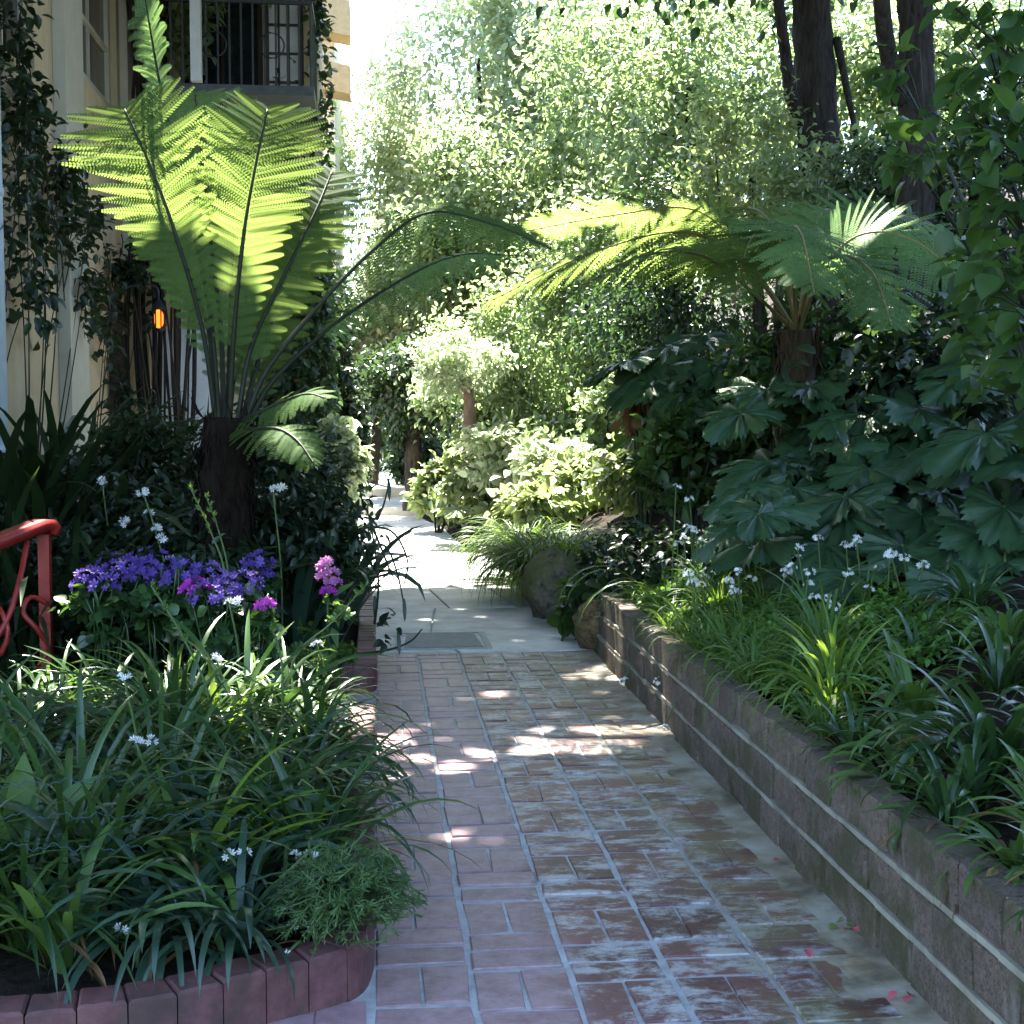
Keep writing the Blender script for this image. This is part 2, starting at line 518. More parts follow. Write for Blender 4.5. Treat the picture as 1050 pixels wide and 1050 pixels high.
# ------------------------------------------------------------------ plant pieces
def cloud(mb, c, rad, n, L, W, tmpl=CARD, mat=0, ncl=30, spread=.3, shell=.55, upw=.7, droop=.2, keep=None, floor=None):
    """leaves in clumps through an ellipsoid; returns clump centres"""
    c, rad = np.asarray(c, float), np.asarray(rad, float)
    d = rvec(ncl)
    rr = (shell ** 3 + (1 - shell ** 3) * rng.random(ncl)) ** (1 / 3) * rng.uniform(.8, 1.08, ncl)
    cl = d * rr[:, None]
    wt = rng.uniform(.4, 1.6, ncl)
    k = rng.choice(ncl, n, p=wt / wt.sum())
    loc = cl[k] + rng.normal(0, 1, (n, 3)) * spread * rng.uniform(.6, 1.2, ncl)[k][:, None] * .6
    pos = c + loc * rad
    if floor is not None:
        pos = pos[pos[:, 2] > floor]
    if keep is not None:
        pos = pos[keep(pos)]
    n = len(pos)
    out = nrm((pos - c) / rad)
    dy = nrm(out * .6 + rvec(n) * .8 + np.array([0, 0, -droop]))
    nz = nrm(np.array([0, 0, upw]) + out * .45 + rvec(n) * .55)
    s = rng.uniform(.65, 1.25, n)
    mb.inst(tmpl[0], tmpl[1], pos, dy, nz, s * L, s * W, mat)
    return c + cl * rad

def straps(mb, base, az, L, W, e0, droop, K=8, fold=.22, mat=0, p=1.5):
    """arching ribbon leaves"""
    n = len(az)
    base = np.broadcast_to(np.asarray(base, float), (n, 3))
    L, W, e0, droop = [np.broadcast_to(np.asarray(q, float), (n,)) for q in (L, W, e0, droop)]
    s = np.linspace(0, 1, K + 1)
    ang = e0[:, None] - droop[:, None] * s[None] ** p
    st = (L / K)[:, None]
    azs = az[:, None] + rng.normal(0, .22, n)[:, None] * s[None]
    h = np.stack([np.cos(ang) * np.cos(azs), np.cos(ang) * np.sin(azs), np.sin(ang)], -1)
    cen = np.concatenate([np.zeros((n, 1, 3)), np.cumsum((h[:, :-1] + h[:, 1:]) * .5 * st[..., None], 1)], 1) + base[:, None]
    side = np.stack([-np.sin(azs), np.cos(azs), np.zeros_like(azs)], -1)
    tw = rng.normal(0, .35, n)[:, None] * s[None]
    nn = np.cross(h, side)
    side = side * np.cos(tw)[..., None] + nn * np.sin(tw)[..., None]
    nn = np.cross(side, h)
    wp = (.55 + .45 * np.minimum(1, s * 3)) * (1 - s ** 4) ** .8 + .02
    w = W[:, None] * wp[None] * .5
    Lf = cen + side * w[..., None] - nn * (fold * w)[..., None]
    Rt = cen - side * w[..., None] - nn * (fold * w)[..., None]
    V = np.stack([Lf, cen, Rt], 2)
    i = np.arange(K)[None, :, None] * 3 + (np.arange(n) * (K + 1) * 3)[:, None, None]
    j = np.arange(2)[None, None]
    f = np.stack([i + j, i + j + 1, i + 3 + j + 1, i + 3 + j], -1).reshape(-1, 4)
    mb.add(V.reshape(-1, 3), [f], mat)
    return cen[:, -1]

def spline(pts, n):
    pts = np.asarray(pts, float)
    p = np.vstack([2 * pts[0] - pts[1], pts, 2 * pts[-1] - pts[-2]])
    seg = len(pts) - 1
    t = np.linspace(0, seg, n)
    i = np.minimum(t.astype(int), seg - 1)
    u = (t - i)[:, None]
    a, b, c, d = p[i], p[i + 1], p[i + 2], p[i + 3]
    return .5 * (2 * b + (c - a) * u + (2 * a - 5 * b + 4 * c - d) * u ** 2 + (3 * b - a - 3 * c + d) * u ** 3)

def frond(parent, ctrl, plen, npair=30, hint=(0, -1, .3), mat='leaf_fern', stalk='stalk_dark', t0=.3, K=16, droop=.25, r0=.016, tipw=.25, label=None, lift=0., p_=2.6, fan=False):
    """one tree-fern frond: a stalk and twice-divided leaflets either side of it"""
    C = spline(ctrl, 60)
    T = nrm(np.gradient(C, axis=0))
    t = np.linspace(t0, .995, npair)
    idx = t * 59
    i = np.minimum(idx.astype(int), 58)
    u = (idx - i)[:, None]
    O = C[i] * (1 - u) + C[i + 1] * u
    D = nrm(T[i] * (1 - u) + T[i + 1] * u)
    hint = np.asarray(hint, float)
    side = nrm(np.cross(D, hint))
    nm = np.cross(side, D)
    uu = (t - t0) / (1 - t0)
    L = plen * (tipw + (1 - tipw) * np.minimum(1, (uu + .05) / .3) ** .8) * (1 - uu ** p_) ** .75 + .02
    if fan:
        L = plen * (tipw + (1 - tipw) * np.minimum(1, uu / .6) ** 1.1) * (1 - uu ** 9) ** .6 + .02
    a = (R(68) - R(14) * uu ** 2) if fan else (R(82) - R(38) * uu ** 1.5)
    mb = MB()
    sp = np.linalg.norm(C[1:] - C[:-1], axis=1).sum() * (1 - t0) / npair
    for sg in (-1, 1):
        aj = a + rng.normal(0, .06, npair)
        pd = nrm(side * (sg * np.sin(aj))[:, None] + D * np.cos(aj)[:, None] + nm * (lift + rng.normal(0, .08, npair))[:, None])
        Lj = L * rng.uniform(.88, 1.06, npair)
        s = (np.arange(K) + .5) / K
        dr = droop * rng.uniform(.6, 1.4, npair)
        g = np.array([0, 0, -1.0])
        pos = O[:, None] + pd[:, None] * (Lj[:, None] * s[None])[..., None] + g * (dr[:, None] * Lj[:, None] * s[None] ** 2)[..., None]
        tan = nrm(pd[:, None] + g * (2 * dr[:, None] * s[None])[..., None])
        across = nrm(np.cross(tan, nm[:, None]))
        nn = np.cross(across, tan)
        ll = np.minimum(sp * .68, .24 * Lj)[:, None] * (1 - s[None] ** 2.2) ** .7 + .006
        ww = (Lj / K)[:, None] * .82 * np.ones_like(s)[None]
        for sd in (-1, 1):
            dy = nrm(across * sd * .88 + tan * .5 - nn * .12)
            mb.inst(NEEDLE[0], NEEDLE[1], pos.reshape(-1, 3), dy.reshape(-1, 3), nn.reshape(-1, 3), ll.ravel(), ww.ravel(), 0)
    o = mb.build('frond', M[mat], parent)
    if label: o['label'] = label
    sb = MB()
    sb.tube(C, np.linspace(r0, r0 * .22, 60), 6)
    sb.build('stalk', M[stalk], o)
    return o

def shaggy(mb, base, top, r0, r1, n=500, L=.16, mat=0):
    base, top = np.asarray(base, float), np.asarray(top, float)
    K = 14
    pts = base + (top - base) * np.linspace(0, 1, K)[:, None]
    rad = np.linspace(r0, r1, K) * (1 + rng.normal(0, .06, K))
    mb.tube(pts, rad, 12, mat)
    t = rng.random(n)
    th = rng.uniform(0, 2 * math.pi, n)
    o = np.stack([np.cos(th), np.sin(th), 0 * th], -1)
    pos = base + (top - base) * t[:, None] + o * (r0 + (r1 - r0) * t)[:, None] * .95
    dy = nrm(o * .45 + np.array([0, 0, 1.0]) * rng.choice([-1, 1], n, p=[.65, .35])[:, None] + rvec(n) * .35)
    mb.inst(LANCE[0], LANCE[1], pos, dy, o, rng.uniform(.5, 1.3, n) * L, .012, mat)

def trunk(mb, pts, r0, r1, sides=12, K=26, rough=.07, mat=0):
    C = spline(pts, K)
    rad = np.linspace(r0, r1, K) * (1 + rng.normal(0, rough * .5, K))
    n0 = mb.n
    mb.tube(C, rad, sides, mat)
    v = mb.v[-1]
    v += rng.normal(0, r0 * rough, v.shape)
    return C

def bush(name, label, c, rad, n, L, W, mat, tmpl=CARD, group=None, cat='shrub', ncl=26, spread=.34, shell=.5, base=None, stem='stalk_dark', nst=7, upw=.7, droop=.25, keep=None):
    c, rad = np.asarray(c, float), np.asarray(rad, float)
    base = np.array([c[0], c[1], c[2] - rad[2]]) if base is None else np.asarray(base, float)
    r = thing(name, label, cat, base, group)
    mb = MB()
    cl = cloud(mb, c, rad, n, L, W, tmpl, 0, ncl, spread, shell, upw, droop, keep)
    mb.build('foliage', M[mat] if isinstance(mat, str) else mat, r)
    sb = MB()
    for k in range(min(nst, len(cl))):
        mid = (base + cl[k]) / 2 + rng.normal(0, .12, 3) * rad
        sb.tube(spline([base + rng.normal(0, .05, 3) * rad * (1, 1, 0), mid, cl[k]], 9), np.linspace(.014, .005, 9) * (1 + rad.max()), 5)
    sb.build('stems', M[stem], r)
    return r

def tree(name, label, base, crown, rad, n, L, W, mat, bark='bark', r0=.14, tmpl=CARD, group=None, ncl=40, spread=.3, shell=.35, lean=None, nl=5, keep=None, cat='tree', extra=None):
    base, crown, rad = [np.asarray(q, float) for q in (base, crown, rad)]
    r = thing(name, label, cat, base, group)
    mb = MB()
    cl = cloud(mb, crown, rad, n, L, W, tmpl, 0, ncl, spread, shell, .6, .3, keep)
    if extra: extra(mb)
    mb.build('crown', M[mat], r)
    tb = MB()
    top = crown + np.array([0, 0, rad[2] * .2])
    mid = (base + top) / 2 + (np.array(lean) if lean is not None else rng.normal(0, .05, 3) * rad)
    C = trunk(tb, [base, mid, top], r0, r0 * .35, 10)
    for k in range(min(nl, len(cl))):
        a = C[int(rng.uniform(10, 22))]
        tb.tube(spline([a, (a + cl[k]) / 2 + rng.normal(0, .06, 3) * rad, cl[k]], 9), np.linspace(r0 * .22, r0 * .06, 9), 6)
    tb.build('trunk', M[bark], r)
    return r

# ------------------------------------------------------------------ terrain
def gz(X, Y):
    X, Y = np.asarray(X, float), np.asarray(Y, float)
    t = np.clip((Y - 7.9) / .8, 0, 1)
    near = np.where(X > 1.36, .375 + .36 * np.maximum(X - 1.42, 0) ** 1.1, 0)
    edge = 1.42 - .9 * np.clip((Y - 9) / 13, 0, 1)
    d = np.maximum(X - edge, 0)
    far = np.minimum(.55 * d, .16) + .42 * np.maximum(d - .3, 0) ** 1.05
    h = near * (1 - t) + far * t
    h = np.where(X > 12, gzcap(X, h), h)
    rise = np.clip((Y - 21.) / .5, 0, 1) * .14 + np.clip((Y - 24) / .5, 0, 1) * .14
    return h + rise * (X <= 1.0) + rise * (X > 1.0) * .8
def gzcap(X, h):
    return h + 0 * X
xs = np.concatenate([np.linspace(-70, -8, 12), np.linspace(-7, 1.1, 28), [1.3, 1.355, 1.365], np.linspace(1.45, 8, 40), np.linspace(8.5, 30, 24), np.linspace(34, 90, 8)])
ys = np.concatenate([np.linspace(-40, -2, 10), np.linspace(-1, 30, 90), np.linspace(31, 60, 16), np.linspace(66, 140, 8)])
XX, YY = np.meshgrid(xs, ys, indexing='ij')
ZZ = gz(XX, YY) - .035
ZZ = np.where((XX > 2) & (YY > 9), ZZ + .06 * np.sin(XX * 2.1) * np.sin(YY * 1.7), ZZ)
ZZ = np.minimum(ZZ, 9 + .02 * XX)
gm = MB()
ny = len(ys)
ii, jj = np.meshgrid(np.arange(len(xs) - 1), np.arange(ny - 1), indexing='ij')
a = (ii * ny + jj).ravel()
gm.add(np.stack([XX, YY, ZZ], -1).reshape(-1, 3), [np.stack([a, a + ny, a + ny + 1, a + 1], -1)])
tag(gm.build('ground', M['soil']), kind='structure')

# ------------------------------------------------------------------ brick path
bm_ = MB()
lines = [-1.285, -1.033, -.781, -.529, -.277, -.025, .227, .475, .73, .98, 1.235]
J = .016
Y_END = 8.27
for ci in range(len(lines) - 1):
    x0, x1 = lines[ci] + J / 2, lines[ci + 1] - J / 2
    y = .9 + [0, .13, .31, .08, .22, .17, .37, .02, .28, .11][ci]
    mod = ci % 2
    while y < Y_END:
        half = x1 - x0 < .23
        ylim = Y_END - .01
        def put(xa, xb, ya, yb):
            yb = min(yb, ylim)
            if yb - ya < .03: return
            if xa < -.1 and ya > 3.2 : return
            q = np.array([(xa, ya), (xb, ya), (xb, yb), (xa, yb)]) + rng.normal(0, .0028, (4, 2))
            bm_.prism(q, -.03, .006 + rng.normal(0, .0012), .004, 0, .0007)
        if mod % 2 == 0:
            h = .252
            if half:
                put(x0, x1, y, y + h - J)
            else:
                xm = (x0 + x1) / 2 + rng.normal(0, .007)
                jx = rng.uniform(.004, .013)
                put(x0, xm - jx / 2, y, y + h - J * rng.uniform(.6, 1.6))
                put(xm + jx / 2, x1, y + rng.normal(0, .004), y + h - J)
            y += h
        else:
            for k in range(2 if rng.random() < .85 else 1):
                put(x0, x1, y, y + .126 - J * rng.uniform(.7, 1.5))
                y += .126
        mod += 1
pb = MB()
gx, gy = np.linspace(-1.4, 1.31, 60), np.linspace(.8, Y_END, 160)
GX, GY = np.meshgrid(gx, gy, indexing='ij')
GZ = .0015 + .0015 * np.sin(GX * 31) * np.sin(GY * 27) + .012 * np.clip((GX - 1.14) / .15, 0, 1)
ii, jj = np.meshgrid(np.arange(59), np.arange(159), indexing='ij')
a = (ii * 160 + jj).ravel()
bm_.add(np.stack([GX, GY, GZ], -1).reshape(-1, 3), [np.stack([a, a + 160, a + 161, a + 1], -1)], 1)
tag(bm_.build('brick_path', [M['path_brick'], M['mortar']], smooth=False), kind='structure')

# ------------------------------------------------------------------ flagstone path, steps, cover
fl = MB()
def edge_l(y): return -.22 - .012 * max(0, y - 12) - (.25 if y > 17 else 0)
def edge_r(y): return 1.45 - .045 * max(0, y - 9.5)
rows = [8.285, 8.95, 10.3, 11.7, 12.9, 14.4, 16., 17.7, 19.3, 20.9]
prev = None
for r_i in range(len(rows) - 1):
    ya, yb = rows[r_i], rows[r_i + 1]
    la, lb, ra, rb = edge_l(ya), edge_l(yb), edge_r(ya), edge_r(yb)
    cuts = [[.42], [.33], [.46, .78], [.3], [.6], [.36, .7], [.5], [.35], [.55]][r_i]
    us = [0] + cuts + [1]
    sk = .06 if r_i else 0
    for k in range(len(us) - 1):
        q = []
        for (yy, l, rr_, e) in ((ya, la, ra, 0), (yb, lb, rb, 1)):
            xa = l + (rr_ - l) * us[k] + (.006 if k else 0) + (.1 * e * (k > 0) * (1 if r_i % 2 else -1))
            xb = l + (rr_ - l) * us[k + 1] - (.006 if k < len(us) - 2 else 0) + (.1 * e * (k < len(us) - 2) * (1 if r_i % 2 else -1))
            q.append([(xa, yy + (.006 if e == 0 else -.006)), (xb, yy + (.006 if e == 0 else -.006))])
        (a0, a1), (b0, b1) = q
        # wandering joints: subdivide the long edges
        pts = []
        for (s0, s1) in ((a0, a1), (a1, b1), (b1, b0), (b0, a0)):
            for t in np.linspace(0, 1, 5)[:-1]:
                pts.append((s0[0] + (s1[0] - s0[0]) * t, s0[1] + (s1[1] - s0[1]) * t))
        pts = np.array(pts)
        wob = .025 * np.sin(pts[:, 0] * 5.1 + r_i) if r_i else 0
        pts[:, 1] += wob * ((pts[:, 1] > 8.6))
        pts += rng.normal(0, .002, pts.shape)
        fl.prism(pts, -.05, .008, .005, 0, 0.0008)
fl.box((-.6, 8.28, -.06), (1.5, 20.9, -.006), 1)
tag(fl.build('flagstone_path', [M['flagstone'], M['mortar']], smooth=False), kind='structure')

stp = MB()
stp.box((-.75, 20.91, -.1), (.95, 24.0, .13), 0)
stp.box((-.7, 24.0, -.1), (.8, 45., .27), 0)
tag(stp.build('garden_steps', M['flagstone'], smooth=False), kind='structure')

cv = thing('utility_cover', 'flat grey concrete utility cover in a rim set in the pale flagstones', 'cover', (.4, 8.72, .01))
b = MB()
b.prism([(.15, 8.42), (.65, 8.42), (.62, 9.02), (.18, 9.02)], .004, .018, .004)
b.build('lid', plainmat('cover_concrete', (.17, .18, .185), (.25, .26, .26), .7, .3, 16), cv, smooth=False)
b = MB()
for (p0, p1) in (((.10, 8.38), (.70, 8.41)), ((.10, 9.03), (.70, 9.06))):
    b.box((p0[0], p0[1], .004), (p1[0], p1[1], .014))
for (p0, p1) in (((.10, 8.412), (.14, 9.028)), ((.66, 8.412), (.70, 9.028))):
    b.box((p0[0], p0[1], .004), (p1[0], p1[1], .014))
b.build('rim', plainmat('cover_rim', (.30, .31, .31), (.4, .41, .40), .7, .3, 16), cv, smooth=False)

# ------------------------------------------------------------------ right retaining wall
wl = MB()
WX0, WX1 = 1.30, 1.415
y_end, H = 8.1, .133
for course in range(3):
    y = 1.2 - (.115 if course % 2 else 0)
    while y < y_end - .02:
        yb = min(y + .222, y_end)
        z0 = course * H
        j = rng.normal(0, .003)
        x0 = WX0 + j * 1.6 + .011 * course
        lo = np.array([x0, y, z0 + .004]); hi = np.array([WX1 + .004 * (course == 2), yb - .006, z0 + H - .012 + (.004 if course == 2 else 0)])
        # chamfered face block
        b_ = .006
        v = np.array([(lo[0] + b_, lo[1], lo[2]), (lo[0], lo[1] + b_, lo[2] + b_), (lo[0], hi[1] - b_, lo[2] + b_), (lo[0] + b_, hi[1], lo[2]),
                      (lo[0] + b_, lo[1], hi[2]), (lo[0], lo[1] + b_, hi[2] - b_), (lo[0], hi[1] - b_, hi[2] - b_), (lo[0] + b_, hi[1], hi[2]),
                      (hi[0], lo[1], lo[2]), (hi[0], hi[1], lo[2]), (hi[0], lo[1], hi[2]), (hi[0], hi[1], hi[2])])
        v += rng.normal(0, .0024, v.shape)
        f = [[1, 5, 6, 2], [0, 4, 5, 1], [2, 6, 7, 3], [5, 4, 7, 6], [0, 1, 2, 3], [4, 10, 11, 7], [0, 8, 10, 4], [3, 7, 11, 9], [8, 9, 11, 10], [0, 3, 9, 8]]
        wl.add(v, [f], 0)
        y = yb
wl.box((WX0 + .036, 1.1, -.03), (WX1 - .004, y_end - .008, 3 * H - .012), 1)
for course in range(3):
    xm = WX0 + .004 + .011 * course
    nn_ = 60
    for k in range(nn_):
        ya, yb = 1.12 + (y_end - 1.14) * k / nn_, 1.12 + (y_end - 1.14) * (k + 1) / nn_
        if course < 2: wl.box((xm + rng.uniform(0, .004), ya, course * H + H - .0125), (WX0 + .05, yb, course * H + H + .0045), 1)
wo = wl.build('retaining_wall', [M['wall_brick'], plainmat('wall_mortar', (.15, .135, .10), (.34, .31, .24), .85, .2, 7)], loc=(WX0, 1.1, 0), smooth=False)
tag(wo, 'low mossy brown brick retaining wall of three courses along the right of the path', 'wall')

# ------------------------------------------------------------------ left flower bed: kerbs and soil
kpath = spline([(-2.6, 2.86), (-1.6, 2.88), (-.82, 2.95), (-.5, 3.01), (-.245, 3.15), (-.08, 3.25), (-.022, 3.42), (-.02, 3.8), (-.02, 5.0), (-.02, 6.15)], 400)
def kerb(path, name, label, loc, z1=.135, th=.11, Lb=.108):
    mb = MB()
    seg = np.r_[0, np.cumsum(np.linalg.norm(np.diff(path, axis=0), axis=1))]
    T = nrm(np.gradient(path, axis=0))
    Nn = np.stack([-T[:, 1], T[:, 0]], -1)
    s = 0
    tot = seg[-1]
    def at(q):
        return np.array([np.interp(q, seg, path[:, k]) for k in (0, 1)]), nrm(np.array([np.interp(q, seg, Nn[:, k]) for k in (0, 1)]))
    while s < tot - .03:
        e = min(s + Lb, tot)
        K = 4
        outer, inner = [], []
        for q in np.linspace(s + .0016, e - .0016, K):
            p, n_ = at(q)
            outer.append(p); inner.append(p + n_ * th)
        mb.prism(np.array(outer + inner[::-1]), -.03, z1 + rng.normal(0, .0015), .007, 0, .001)
        s = e
    return tag(mb.build(name, M['kerb_brick'], loc=loc, smooth=False), label, 'kerb')
kerb(kpath, 'brick_kerb', 'rounded dark red brick kerb round the near left flower bed', (-.8, 2.95, 0))
k2 = spline([(-1.0, 7.1), (-.5, 7.08), (-.22, 7.07), (-.03, 7.12), (-.02, 7.6), (-.03, 9), (-.1, 12.5)], 200)
kerb(k2, 'brick_kerb', 'short red brick kerb end of the second left bed beside pale flagstones', (-.2, 7.08, 0), .16)

def bed(name, poly, z):
    mb = MB()
    poly = np.asarray(poly, float)
    c = poly.mean(0)
    rings = [1, .8, .55, .3]
    v = []
    for q in rings:
        pp = c + (poly - c) * q
        v.append(np.c_[pp, z + (1 - q) * .05 + rng.normal(0, .008, len(poly))])
    n = len(poly)
    fs = []
    for r_i in range(3):
        for k in range(n):
            fs.append([r_i * n + k, r_i * n + (k + 1) % n, (r_i + 1) * n + (k + 1) % n, (r_i + 1) * n + k])
    mb.add(np.vstack(v), [fs, [list(range(3 * n, 4 * n))]])
    return tag(mb.build(name, M['soil']), kind='structure')
inn = [tuple(p + np.array([0, .09]) * (p[0] < -.1) - np.array([.09, 0]) * (p[0] > -.1)) for p in kpath[::14]]
bed('near_bed_soil', inn + [(-.6, 6.3), (-1.6, 6.3), (-2.6, 6.2)], .10)
bed('far_bed_soil', [(-2.5, 7.2), (-1.2, 7.2), (-.5, 7.18), (-.13, 7.2), (-.1, 9), (-.16, 12), (-.3, 14.7), (-2.5, 14.7), (-2.5, 11)], .12)

# ------------------------------------------------------------------ house
def wall_boxes(mb, axis, pos, th, us, zs, holes, mat=0):
    """wall in plane axis ('x' or 'y') built as butted boxes round rectangular openings"""
    for i in range(len(us) - 1):
        for k in range(len(zs) - 1):
            u0, u1, z0, z1 = us[i], us[i + 1], zs[k], zs[k + 1]
            um, zm = (u0 + u1) / 2, (z0 + z1) / 2
            if any(h[0] < um < h[1] and h[2] < zm < h[3] for h in holes): continue
            if axis == 'x': mb.box((pos - th, u0, z0), (pos, u1, z1), mat)
            else: mb.box((u0, pos, z0), (u1, pos + th, z1), mat)

house = thing('house', 'cream stucco two storey house with creepers and a balcony on the left', 'house', (-2.6, 11, 0))
HX = -2.6
hw = MB()
winA, winB = (9.75, 10.95, 4.05, 6.2), (12.45, 14.35, 4.5, 6.3)
wall_boxes(hw, 'x', HX, .25, [5.5, 9.75, 10.95, 12.45, 14.35, 14.95], [-.05, 4.05, 4.5, 6.2, 6.3, 6.75], [winA, winB])
# wing that turns to face down the path
doorU = (-2.05, -.76, 4.68, 6.3)
doorL = (-2.42, -1.7, 0, 2.45)
wall_boxes(hw, 'y', 14.95, .25, [HX, -2.42, -2.05, -1.7, -.76, -.62], [-.05, 0, 2.45, 4.68, 6.3, 6.95], [doorU, doorL])
hw.box((-.87, 15.2, -.05), (-.62, 16.2, 6.95))
hw.box((-5, 16.2, -.05), (-.62, 16.4, 6.95))
hw.box((-6, 5.3, -.05), (HX - .25, 5.5, 6.75))
hw.build('wall', M['stucco'], house, smooth=False)
tr = MB()
tr.box((HX + .002, 11.55, -.05), (HX + .10, 12.25, 6.74))
tr.box((HX + .002, 14.5, 2.9), (HX + .08, 14.94, 6.74))
tr.build('pilaster', M['trim_cream'], house, smooth=False)
dp = MB()
dp.tube([(HX + .09, 9.42, 0), (HX + .09, 9.42, 3), (HX + .09, 9.42, 6.7)], .05, 10)
for z in (1.2, 2.9, 4.6, 6.2): dp.tube([(HX + .09, 9.42, z), (HX + .09, 9.42, z + .06)], .058, 10)
dp.build('downpipe', plainmat('pipe_paint', (.52, .6, .6), (.62, .69, .68), .5, .4, 8), house)
def window(axis, pos, rect, nu, nz, glass='glass', fr=.06, bar=.028, m='trim_cream', inset=.10, name='window'):
    u0, u1, z0, z1 = rect
    mb = MB()
    def bx(a0, a1, c0, c1, d0, d1):
        if axis == 'x': mb.box((pos + d0, a0, c0), (pos + d1, a1, c1))
        else: mb.box((a0, pos - d1, c0), (a1, pos - d0, c1))
    bx(u0, u0 + fr, z0 + fr, z1 - fr, -inset - .03, -inset + .04)
    bx(u1 - fr, u1, z0 + fr, z1 - fr, -inset - .03, -inset + .04)
    bx(u0, u1, z0, z0 + fr, -inset - .03, -inset + .043)
    bx(u0, u1, z1 - fr, z1, -inset - .03, -inset + .043)
    for k in range(1, nu):
        u = u0 + fr + (u1 - u0 - 2 * fr) * k / nu
        bx(u - bar / 2, u + bar / 2, z0 + fr, z1 - fr, -inset - .012, -inset + .022)
    for k in range(1, nz):
        z = z0 + fr + (z1 - z0 - 2 * fr) * k / nz
        bx(u0 + fr, u1 - fr, z - bar / 2, z + bar / 2, -inset - .014, -inset + .026)
    w = mb.build(name, M[m], house, smooth=False)
    g = MB()
    mb = g
    bx(u0 + fr - .005, u1 - fr + .005, z0 + fr - .005, z1 - fr + .005, -inset - .02, -inset - .002)
    g.build('pane', M[glass], w, smooth=False)
    return w
window('x', HX, winA, 2, 3)
window('x', HX, winB, 2, 3, fr=.11, bar=.05)
window('y', 14.95, (-1.18, -.77, 4.69, 6.29), 3, 5, 'pane_white', .05, .022, 'iron', .06, 'balcony_door')
window('y', 14.95, (-2.04, -1.20, 4.69, 6.29), 2, 1, 'glass', .05, .03, 'wood_dark', .08, 'balcony_door')
dr = MB()
dr.box((-2.41, 15.03, .02), (-1.72, 15.09, 2.43))
for (x0, x1, z0, z1) in ((-2.34, -2.1, .2, 1.1), (-2.34, -2.1, 1.25, 2.3), (-2.03, -1.79, .2, 1.1), (-2.03, -1.79, 1.25, 2.3)):
    dr.box((x0, 15.01, z0), (x1, 15.028, z1))
do = dr.build('door', M['paint_white'], house, smooth=False)
hb = MB(); hb.tube([(-1.79, 15.0, 1.05), (-1.79, 14.97, 1.05), (-1.79, 14.95, 1.05)], .025, 8); hb.build('handle', M['iron'], do)
sh = MB()
for k in range(9): sh.box((HX + .02, 13.55 + k * .085, .25), (HX + .06, 13.55 + k * .085 + .05, 2.62))
sh.box((HX + .061, 13.52, .5), (HX + .085, 14.34, .58)); sh.box((HX + .061, 13.52, 2.3), (HX + .085, 14.34, 2.38))
sh.build('shutter', M['wood_dark'], house, smooth=False)
bl = MB()
bl.box((-2.2, 13.6, 4.58), (-.60, 14.945, 4.67))
bl.build('balcony_slab', M['slab_grey'], house, smooth=False)
rl = MB()
for x in np.linspace(-2.18, -.63, 15): rl.box((x - .009, 13.63, 4.672), (x + .009, 13.648, 5.45))
for y in np.linspace(13.75, 14.85, 9): rl.box((-.64, y - .009, 4.672), (-.622, y + .009, 5.45))
rl.box((-2.2, 13.62, 5.452), (-.61, 13.66, 5.49)); rl.box((-.645, 13.662, 5.452), (-.61, 14.9, 5.49))
for x in (-1.0, -1.55):
    th = np.linspace(0, 2 * math.pi, 20)
    rl.tube(np.c_[x + .12 * np.cos(th), 0 * th + 13.61, 5.05 + .12 * np.sin(th)], .008, 5, cap=False)
rl.build('railing', M['iron'], house, smooth=False)
po = MB(); po.box((-1.76, 13.5, 4.675), (-1.66, 13.6, 6.9)); po.build('post', M['paint_white'], house, smooth=False)
rf = MB()
rf.add([(-6, 5.2, 6.78), (-2.3, 5.2, 6.78), (-2.3, 14.7, 6.78), (-6, 14.7, 6.78), (-6, 5.2, 7.2), (-2.7, 5.2, 6.95), (-2.7, 14.7, 6.95), (-6, 14.7, 7.2)],
       [[[0, 3, 2, 1], [4, 5, 6, 7], [0, 1, 5, 4], [1, 2, 6, 5], [2, 3, 7, 6], [3, 0, 4, 7]]])
rf.box((-6, 14.72, 6.98), (-.5, 16.5, 7.15))
rf.build('roof', M['roof'], house, smooth=False)

# neighbour further down the path
nb = thing('house', 'pale sunlit house with tan bays seen beyond the balcony', 'house', (-.8, 22, 0))
b = MB(); b.box((-5, 22.5, -.1), (-.66, 28, 8.2)); b.build('wall', M['stucco_pale'], nb, smooth=False)
for z0, z1, x1 in ((7.45, 8.0, -.40), (6.56, 7.0, -.40)):
    b = MB()
    v = [(-1.0, 21.9, z0 + .12), (x1, 21.9, z0), (x1, 22.48, z0), (-1.0, 22.48, z0 + .12), (-1.0, 21.9, z1 + .1), (x1, 21.9, z1), (x1, 22.48, z1), (-1.0, 22.48, z1 + .1)]
    b.add(v, [[[0, 3, 2, 1], [4, 5, 6, 7], [0, 1, 5, 4], [1, 2, 6, 5], [2, 3, 7, 6], [3, 0, 4, 7]]])
    b.build('bay', M['wood_tan'], nb, smooth=False)
b = MB(); b.box((-1.25, 22.44, 1.3), (-.75, 22.49, 2.7)); wn = b.build('window', M['slab_grey'], nb, smooth=False)
b = MB()
b.box((-1.2, 22.425, 1.36), (-1.01, 22.438, 2.64)); b.box((-.99, 22.425, 1.36), (-.8, 22.438, 2.64))
b.build('pane', M['glass'], wn, smooth=False)

